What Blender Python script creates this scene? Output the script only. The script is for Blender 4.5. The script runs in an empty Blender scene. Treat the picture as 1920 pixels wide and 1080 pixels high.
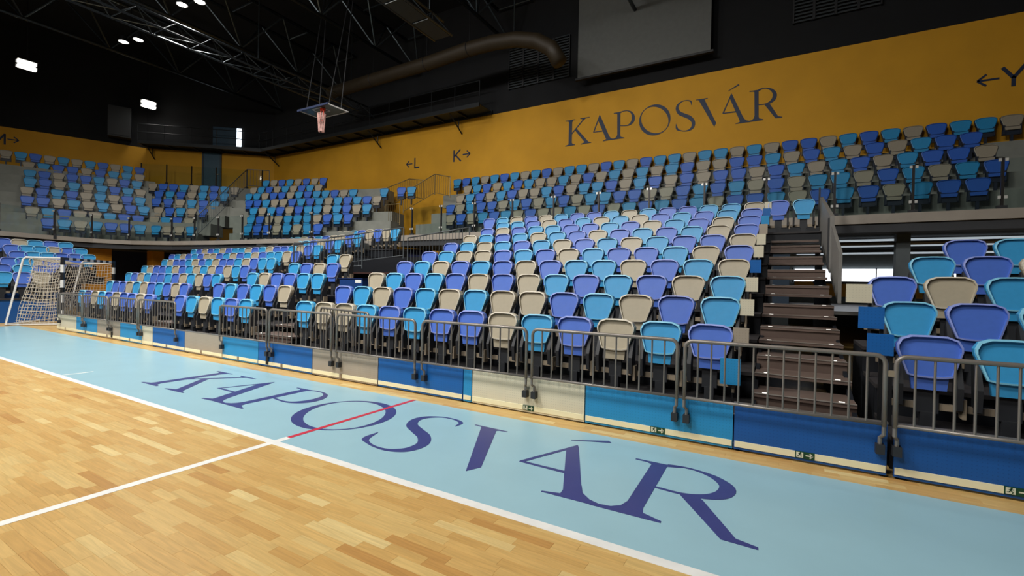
import bpy, math, random
from mathutils import Vector, Matrix

rnd = random.Random(7)
scene = bpy.context.scene
COL = scene.collection

# ------------------------------------------------------------------ camera
F_PX, YAW, PITCH, ROLL = 876.87, math.radians(30.128), math.radians(-0.511), math.radians(1.21)
CAM = Vector((4.178, -2.722, 1.56))
_f = Vector((-math.sin(YAW) * math.cos(PITCH), math.cos(YAW) * math.cos(PITCH), math.sin(PITCH)))
_r = Vector((math.cos(YAW), math.sin(YAW), 0))
_u = _r.cross(_f)
RIGHT = _r * math.cos(ROLL) + _u * math.sin(ROLL)
UP = _u * math.cos(ROLL) - _r * math.sin(ROLL)
cd = bpy.data.cameras.new('camera')
cd.sensor_width = 36.0
cd.lens = F_PX / 1920 * 36.0
cd.clip_start, cd.clip_end = 0.05, 200
cam = bpy.data.objects.new('camera', cd)
COL.objects.link(cam)
M3 = Matrix((RIGHT, UP, -_f)).transposed()
cam.matrix_world = Matrix.Translation(CAM) @ M3.to_4x4()
scene.camera = cam


def project(p):
    d = Vector(p) - CAM
    z = d.dot(_f)
    return (960 + F_PX * d.dot(RIGHT) / z, 540 - F_PX * d.dot(UP) / z, z)


# ------------------------------------------------------------------ world, exposure
w = bpy.data.worlds.new('world')
scene.world = w
w.use_nodes = True
w.node_tree.nodes['Background'].inputs[0].default_value = (0.55, 0.75, 1.0, 1)
w.node_tree.nodes['Background'].inputs[1].default_value = 0.035
vs = scene.view_settings
vs.view_transform = 'Standard'
vs.look = 'None'
vs.gamma = 1.0
vs.use_curve_mapping = False
vs.exposure = 0.0

# ------------------------------------------------------------------ arena floodlights (area lights; housings are built further down)
# x, y, z, size, watt
FLOODS = [(-16.2, 6.8, 12.3, 1.0, 190), (-21.9, 7.0, 12.3, 1.0, 120), (-10.0, -3.0, 12.3, 2.0, 600), (-4.0, -3.0, 12.3, 2.0, 820),
          (1.5, -3.0, 12.3, 2.0, 270), (-16.0, -3.0, 12.3, 2.0, 420), (-7.0, -11.0, 12.3, 2.0, 600), (0.0, -11.0, 12.3, 2.0, 360),
          (-29.2, 5.4, 12.1, 0.8, 22), (-29.8, 10.9, 12.1, 0.8, 40), (-8.0, 6.8, 12.3, 1.0, 190), (-1.5, 6.8, 12.3, 1.0, 110)]  # last two are added out of view to brighten the back wall
TILT = [0, 0, 32, 32, 32, 30, 40, 40, 0, 0, 12, 12]   # degrees turned towards the stands
for i, (x, y, z, s, p) in enumerate(FLOODS):
    l = bpy.data.lights.new('floodlight', 'AREA')
    l.shape = 'SQUARE'
    l.size = s * 0.9
    l.energy = p
    l.color = (1.0, 0.97, 0.92)
    l.spread = math.radians(150)
    o = bpy.data.objects.new('floodlight_beam', l)
    o.location = (x, y, z - 0.06)
    o.rotation_euler = (math.radians(TILT[i]), 0, 0)
    COL.objects.link(o)


# ------------------------------------------------------------------ helpers
def lin(c):
    out = []
    for v in c:
        v = v / 255.0
        out.append(v / 12.92 if v <= 0.04045 else ((v + 0.055) / 1.055) ** 2.4)
    return tuple(out) + (1.0,)


MATS = {}


def mat(name, rgb, rough=0.5, metal=0.0, var=0.06, scale=6.0, emit=None, spec=0.5, bump=0.0):
    if name in MATS:
        return MATS[name]
    m = bpy.data.materials.new(name)
    m.use_nodes = True
    nt = m.node_tree
    b = nt.nodes['Principled BSDF']
    b.inputs['Roughness'].default_value = rough
    b.inputs['Metallic'].default_value = metal
    b.inputs['Specular IOR Level'].default_value = spec
    col = lin(rgb)
    tc = nt.nodes.new('ShaderNodeTexCoord')
    n = nt.nodes.new('ShaderNodeTexNoise')
    n.inputs['Scale'].default_value = scale
    n.inputs['Detail'].default_value = 4
    nt.links.new(tc.outputs['Object'], n.inputs['Vector'])
    r = nt.nodes.new('ShaderNodeValToRGB')
    r.color_ramp.elements[0].position = 0.3
    r.color_ramp.elements[1].position = 0.7
    r.color_ramp.elements[0].color = tuple(c * (1 - var) for c in col[:3]) + (1,)
    r.color_ramp.elements[1].color = tuple(min(1, c * (1 + var)) for c in col[:3]) + (1,)
    nt.links.new(n.outputs['Fac'], r.inputs['Fac'])
    nt.links.new(r.outputs['Color'], b.inputs['Base Color'])
    if bump:
        bp = nt.nodes.new('ShaderNodeBump')
        bp.inputs['Strength'].default_value = bump
        bp.inputs['Distance'].default_value = 0.01
        nt.links.new(n.outputs['Fac'], bp.inputs['Height'])
        nt.links.new(bp.outputs['Normal'], b.inputs['Normal'])
    if emit:
        b.inputs['Emission Color'].default_value = lin(emit[0])
        b.inputs['Emission Strength'].default_value = emit[1]
    MATS[name] = m
    return m


def perforated(name, rgb, rough=0.45):
    """powder-coated sheet with a grid of small punched holes"""
    m = mat(name, rgb, rough, 0.0, 0.04, 3.0)
    nt = m.node_tree
    b = nt.nodes['Principled BSDF']
    src = b.inputs['Base Color'].links[0].from_socket
    tc = nt.nodes.new('ShaderNodeTexCoord')
    mp = nt.nodes.new('ShaderNodeMapping')
    mp.inputs['Scale'].default_value = (34, 34, 34)
    nt.links.new(tc.outputs['Object'], mp.inputs['Vector'])
    sep = nt.nodes.new('ShaderNodeSeparateXYZ')
    nt.links.new(mp.outputs['Vector'], sep.inputs['Vector'])
    ds = []
    for ax in ('X', 'Z'):
        fr = nt.nodes.new('ShaderNodeMath'); fr.operation = 'FRACT'
        nt.links.new(sep.outputs[ax], fr.inputs[0])
        sb = nt.nodes.new('ShaderNodeMath'); sb.operation = 'SUBTRACT'; sb.inputs[1].default_value = 0.5
        nt.links.new(fr.outputs[0], sb.inputs[0])
        pw = nt.nodes.new('ShaderNodeMath'); pw.operation = 'POWER'; pw.inputs[1].default_value = 2
        nt.links.new(sb.outputs[0], pw.inputs[0])
        ds.append(pw)
    ad = nt.nodes.new('ShaderNodeMath'); ad.operation = 'ADD'
    nt.links.new(ds[0].outputs[0], ad.inputs[0]); nt.links.new(ds[1].outputs[0], ad.inputs[1])
    lt = nt.nodes.new('ShaderNodeMath'); lt.operation = 'LESS_THAN'; lt.inputs[1].default_value = 0.02
    nt.links.new(ad.outputs[0], lt.inputs[0])
    mx = nt.nodes.new('ShaderNodeMix'); mx.data_type = 'RGBA'
    nt.links.new(lt.outputs[0], mx.inputs['Factor'])
    nt.links.new(src, mx.inputs['A'])
    c = lin(rgb)
    mx.inputs['B'].default_value = (c[0] * .78, c[1] * .78, c[2] * .78, 1)
    nt.links.new(mx.outputs['Result'], b.inputs['Base Color'])
    return m


def glass(name):
    m = bpy.data.materials.new(name)
    m.use_nodes = True
    nt = m.node_tree
    nt.nodes.clear()
    out = nt.nodes.new('ShaderNodeOutputMaterial')
    tr = nt.nodes.new('ShaderNodeBsdfTransparent'); tr.inputs[0].default_value = (0.92, 0.96, 0.95, 1)
    gl = nt.nodes.new('ShaderNodeBsdfGlossy'); gl.inputs['Roughness'].default_value = 0.03
    lw = nt.nodes.new('ShaderNodeLayerWeight'); lw.inputs['Blend'].default_value = 0.5
    pw = nt.nodes.new('ShaderNodeMath'); pw.operation = 'POWER'; pw.inputs[1].default_value = 4.0
    nt.links.new(lw.outputs['Facing'], pw.inputs[0])
    fr = nt.nodes.new('ShaderNodeMath'); fr.operation = 'MULTIPLY_ADD'; fr.inputs[1].default_value = 0.35; fr.inputs[2].default_value = 0.03
    nt.links.new(pw.outputs[0], fr.inputs[0])
    mx = nt.nodes.new('ShaderNodeMixShader')
    nt.links.new(fr.outputs[0], mx.inputs[0]); nt.links.new(tr.outputs[0], mx.inputs[1]); nt.links.new(gl.outputs[0], mx.inputs[2])
    nt.links.new(mx.outputs[0], out.inputs[0])
    return m


def wood(name, per_object):
    m = bpy.data.materials.new(name)
    m.use_nodes = True
    nt = m.node_tree
    b = nt.nodes['Principled BSDF']
    b.inputs['Roughness'].default_value = 0.34
    b.inputs['Specular IOR Level'].default_value = 0.35
    if per_object == 'object':
        src = nt.nodes.new('ShaderNodeObjectInfo').outputs['Random']
    else:
        src = nt.nodes.new('ShaderNodeNewGeometry').outputs['Random Per Island']
    geo = nt.nodes.new('ShaderNodeNewGeometry')
    ramp = nt.nodes.new('ShaderNodeValToRGB')
    cols = [(0.0, (192, 144, 82)), (0.07, (204, 162, 96)), (0.5, (212, 174, 108)), (0.88, (216, 183, 118)), (1.0, (228, 204, 144))]
    el = ramp.color_ramp.elements
    el[0].position, el[0].color = cols[0][0], lin(cols[0][1])
    el[1].position, el[1].color = cols[-1][0], lin(cols[-1][1])
    for p, c in cols[1:-1]:
        e = el.new(p); e.color = lin(c)
    nt.links.new(src, ramp.inputs['Fac'])
    # grain: noise stretched along the strip, shifted for every strip
    mul = nt.nodes.new('ShaderNodeVectorMath'); mul.operation = 'MULTIPLY'; mul.inputs[1].default_value = (2.2, 34.0, 1.0)
    nt.links.new(geo.outputs['Position'], mul.inputs[0])
    sh = nt.nodes.new('ShaderNodeMath'); sh.operation = 'MULTIPLY'; sh.inputs[1].default_value = 57.0
    nt.links.new(src, sh.inputs[0])
    cmb = nt.nodes.new('ShaderNodeCombineXYZ')
    nt.links.new(sh.outputs[0], cmb.inputs['X']); nt.links.new(sh.outputs[0], cmb.inputs['Z'])
    add = nt.nodes.new('ShaderNodeVectorMath'); add.operation = 'ADD'
    nt.links.new(mul.outputs[0], add.inputs[0]); nt.links.new(cmb.outputs[0], add.inputs[1])
    nz = nt.nodes.new('ShaderNodeTexNoise'); nz.inputs['Scale'].default_value = 1.0; nz.inputs['Detail'].default_value = 5; nz.inputs['Distortion'].default_value = 1.8
    nt.links.new(add.outputs[0], nz.inputs['Vector'])
    gr = nt.nodes.new('ShaderNodeMapRange'); gr.inputs['From Min'].default_value = 0.3; gr.inputs['From Max'].default_value = 0.75
    gr.inputs['To Min'].default_value = 1.07; gr.inputs['To Max'].default_value = 0.80
    nt.links.new(nz.outputs['Fac'], gr.inputs['Value'])
    mx = nt.nodes.new('ShaderNodeVectorMath'); mx.operation = 'SCALE'
    nt.links.new(ramp.outputs['Color'], mx.inputs[0]); nt.links.new(gr.outputs[0], mx.inputs['Scale'])
    nt.links.new(mx.outputs[0], b.inputs['Base Color'])
    return m


def setp(o, label=None, cat=None, group=None, kind=None):
    if label: o['label'] = label
    if cat: o['category'] = cat
    if group: o['group'] = group
    if kind: o['kind'] = kind
    return o


def empty(name, loc=(0, 0, 0), rz=0.0, parent=None):
    o = bpy.data.objects.new(name, None)
    o.location = loc
    o.rotation_euler = (0, 0, rz)
    o.parent = parent
    COL.objects.link(o)
    return o


def inst(name, me, parent=None, loc=(0, 0, 0), rz=0.0):
    o = bpy.data.objects.new(name, me)
    o.location = loc
    o.rotation_euler = (0, 0, rz)
    o.parent = parent
    COL.objects.link(o)
    return o


class MB:
    def __init__(self):
        self.v, self.f, self.mi = [], [], []

    def add(self, vs, fs, m=0):
        n = len(self.v)
        self.v += [tuple(p) for p in vs]
        self.f += [tuple(i + n for i in q) for q in fs]
        self.mi += [m] * len(fs)
        return self

    def box(self, x0, x1, y0, y1, z0, z1, m=0):
        return self.add([(x0, y0, z0), (x1, y0, z0), (x1, y1, z0), (x0, y1, z0), (x0, y0, z1), (x1, y0, z1), (x1, y1, z1), (x0, y1, z1)],
                        [(0, 3, 2, 1), (4, 5, 6, 7), (0, 1, 5, 4), (1, 2, 6, 5), (2, 3, 7, 6), (3, 0, 4, 7)], m)

    def obox(self, c, ux, uy, h, z0, z1, m=0):
        """box with a plan axis: c centre, ux unit along, half lengths h=(a,b)"""
        ax = Vector((ux[0], ux[1], 0)); ay = Vector((-ux[1], ux[0], 0))
        p = []
        for z in (z0, z1):
            for s, t in ((-1, -1), (1, -1), (1, 1), (-1, 1)):
                q = Vector((c[0], c[1], 0)) + ax * h[0] * s + ay * h[1] * t
                p.append((q.x, q.y, z))
        return self.add(p, [(0, 3, 2, 1), (4, 5, 6, 7), (0, 1, 5, 4), (1, 2, 6, 5), (2, 3, 7, 6), (3, 0, 4, 7)], m)

    def tube(self, pts, r, n=8, m=0, closed=False):
        pts = [Vector(p) for p in pts]
        k = len(pts)
        rings = []
        up = None
        for i, p in enumerate(pts):
            if closed:
                d = (pts[(i + 1) % k] - pts[i - 1]).normalized()
            else:
                d = (pts[min(i + 1, k - 1)] - pts[max(i - 1, 0)]).normalized()
            a = up if up is not None else (Vector((0, 0, 1)) if abs(d.z) < 0.9 else Vector((1, 0, 0)))
            s = d.cross(a)
            if s.length < 1e-4:
                s = d.cross(Vector((0, 1, 0)))
            s.normalize()
            t = s.cross(d).normalized()
            up = t
            rings.append([p + (s * math.cos(2 * math.pi * j / n) + t * math.sin(2 * math.pi * j / n)) * r for j in range(n)])
        vs = [q for ring in rings for q in ring]
        fs = []
        for i in range(k if closed else k - 1):
            i2 = (i + 1) % k
            for j in range(n):
                j2 = (j + 1) % n
                fs.append((i * n + j, i * n + j2, i2 * n + j2, i2 * n + j))
        if not closed:
            fs.append(tuple(range(n - 1, -1, -1)))
            fs.append(tuple((k - 1) * n + j for j in range(n)))
        return self.add(vs, fs, m)

    def prism(self, poly, fn, d0, d1, m=0):
        """poly of 2-D points, fn(a, b, d) -> xyz, extruded from d0 to d1"""
        n = len(poly)
        vs = [fn(a, b, d0) for a, b in poly] + [fn(a, b, d1) for a, b in poly]
        fs = [tuple(range(n)), tuple(range(2 * n - 1, n - 1, -1))]
        for i in range(n):
            j = (i + 1) % n
            fs.append((i, i + n, j + n, j))
        return self.add(vs, fs, m)

    def mesh(self, name, mats):
        me = bpy.data.meshes.new(name)
        me.from_pydata(self.v, [], self.f)
        if not isinstance(mats, (list, tuple)):
            mats = [mats]
        for x in mats:
            me.materials.append(x)
        if len(mats) > 1:
            me.polygons.foreach_set('material_index', self.mi)
        me.update()
        return me

    def build(self, name, mats, parent=None, loc=(0, 0, 0), rz=0.0, smooth=False):
        me = self.mesh(name, mats)
        if smooth:
            me.polygons.foreach_set('use_smooth', [True] * len(me.polygons))
        return inst(name, me, parent, loc, rz)


ORD = ['first', 'second', 'third', 'fourth', 'fifth', 'sixth', 'seventh', 'eighth', 'ninth', 'tenth', 'eleventh', 'twelfth', 'thirteenth',
       'fourteenth', 'fifteenth', 'sixteenth', 'seventeenth', 'eighteenth', 'nineteenth', 'twentieth'] + \
      ['twenty-' + q for q in ('first', 'second', 'third', 'fourth', 'fifth', 'sixth', 'seventh', 'eighth', 'ninth')] + \
      ['thirtieth'] + ['thirty-' + q for q in ('first', 'second', 'third', 'fourth', 'fifth', 'sixth', 'seventh', 'eighth', 'ninth')]

# ------------------------------------------------------------------ palette
SEAT_RGB = {'L': (58, 156, 212), 'B': (76, 114, 206), 'G': (178, 168, 146)}
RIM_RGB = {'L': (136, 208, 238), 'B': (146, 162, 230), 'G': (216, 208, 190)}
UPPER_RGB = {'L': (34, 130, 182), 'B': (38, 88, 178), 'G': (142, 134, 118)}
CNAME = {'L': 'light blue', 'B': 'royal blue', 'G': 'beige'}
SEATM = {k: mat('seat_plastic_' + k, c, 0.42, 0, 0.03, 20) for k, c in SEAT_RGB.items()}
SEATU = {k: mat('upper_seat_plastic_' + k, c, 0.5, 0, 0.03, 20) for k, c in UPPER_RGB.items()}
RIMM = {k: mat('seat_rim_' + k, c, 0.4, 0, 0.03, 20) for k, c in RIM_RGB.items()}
DARK = mat('dark_grey_plastic', (42, 44, 48), 0.55)
BLACK = mat('black_steel', (14, 16, 20), 0.55)
STEEL = mat('painted_grey_steel', (132, 126, 120), 0.38, 0.35)
TAN = mat('tan_bracket', (150, 136, 116), 0.5)
CONC = mat('grey_concrete', (126, 128, 121), 0.8, 0, 0.10, 2.5, bump=0.15)
DECK = mat('dark_stand_deck', (48, 45, 46), 0.6, 0, 0.08, 8)
BROWN = mat('brown_plywood_deck', (92, 76, 68), 0.55, 0, 0.08, 8)
YELLOW = mat('mustard_wall_paint', (200, 146, 24), 0.75, 0, 0.05, 1.2, bump=0.05)
NIGHT = mat('black_acoustic_wall', (9, 11, 15), 0.9, 0, 0.2, 1.5)
NAVY = mat('navy_lettering', (24, 38, 66), 0.6)
FLOORINK = mat('indigo_floor_paint', (62, 68, 128), 0.34, 0, 0.05, 3, spec=0.35)
SKYBLUE = mat('sky_blue_floor_paint', (156, 196, 209), 0.30, 0, 0.03, 2.0, spec=0.4)
WHITE = mat('white_line_paint', (238, 238, 234), 0.4)
RED = mat('red_line_paint', (206, 44, 68), 0.4)
GLASS = glass('clear_balustrade_glass')

# ================================================================== THE SETTING
# ---- floor: base, painted zone, parquet strips, lines, floor lettering
floor = MB().box(-45, 25, -22, 30, -0.12, -0.006).build('floor', wood('floor_parquet_base', 'island'))
setp(floor, 'oak parquet sports floor with sky blue border', kind='structure')
MB().box(-15.6, 16, 0.0, 1.97, -0.03, 0.0).build('painted_border', SKYBLUE, floor)

WOOD_OBJ = wood('oak_strip', 'object')
WOOD_ISL = wood('oak_strip_field', 'island')
PW = 0.074
LENS = (0.28, 0.37, 0.46, 0.58)


def plank_geo(mb, x0, y0, L):
    e = 0.0002
    b = 0.0006
    x1, y1 = x0 + L - e, y0 + PW - e
    x0 += e; y0 += e
    mb.add([(x0, y0, -0.006), (x1, y0, -0.006), (x1, y1, -0.006), (x0, y1, -0.006), (x0, y0, -0.001), (x1, y0, -0.001), (x1, y1, -0.001), (x0, y1, -0.001),
            (x0 + b, y0 + b, 0), (x1 - b, y0 + b, 0), (x1 - b, y1 - b, 0), (x0 + b, y1 - b, 0)],
           [(0, 1, 5, 4), (1, 2, 6, 5), (2, 3, 7, 6), (3, 0, 4, 7), (4, 5, 9, 8), (5, 6, 10, 9), (6, 7, 11, 10), (7, 4, 8, 11), (8, 9, 10, 11)])


PLM = []
for L in LENS:
    mb = MB(); plank_geo(mb, 0, 0, L); PLM.append(mb.mesh('plank', WOOD_OBJ))
cand = []
row = 0
y = -PW
while y > -9.5:
    x = -13 + rnd.random() * 0.4
    while x < 6.0:
        k = rnd.randrange(4)
        d = Vector((x + LENS[k] / 2, y, 0)) - CAM
        if d.dot(_f) > 0.6:
            u, v, z = project((x + LENS[k] / 2, y + PW / 2, 0))
            if -300 < u < 2200 and v < 1350:
                inside = -20 < u < 1950 and v < 1100
                cand.append((LENS[k] / z ** 3 if inside else 0, x, y, k))
        x += LENS[k]
    y -= PW
    row += 1
cand.sort(reverse=True)
for a, x, y, k in cand[:300]:
    inst('plank', PLM[k], floor, (x, y, 0))
mb = MB()
for a, x, y, k in cand[300:]:
    plank_geo(mb, x, y, LENS[k])
setp(mb.build('plank_field', WOOD_ISL, floor), kind='stuff')
# bare wood strip between the blue border and the boards
mb = MB(); x = -14.5
while x < 9:
    plank_geo(mb, x, 1.972, 0.44); plank_geo(mb, x + 0.2, 2.046, 0.44); plank_geo(mb, x + 0.1, 2.120, 0.44); plank_geo(mb, x + .3, 2.194, 0.44)
    x += 0.44
setp(mb.build('plank_edge_strip', WOOD_ISL, floor), kind='stuff')

MB().box(-22, 16, -0.04, 0.04, -0.004, 0.0012).build('sideline', WHITE, floor)
MB().box(-0.04, 0.04, -20, 0.16, -0.004, 0.0016).build('centre_line', WHITE, floor)
MB().box(-0.028, 0.028, 0.16, 1.98, -0.004, 0.0022).build('red_line', RED, floor)
MB().box(-5.45, -5.41, 0.045, 0.42, -0.004, 0.0014).build('bench_tick', WHITE, floor)

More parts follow.
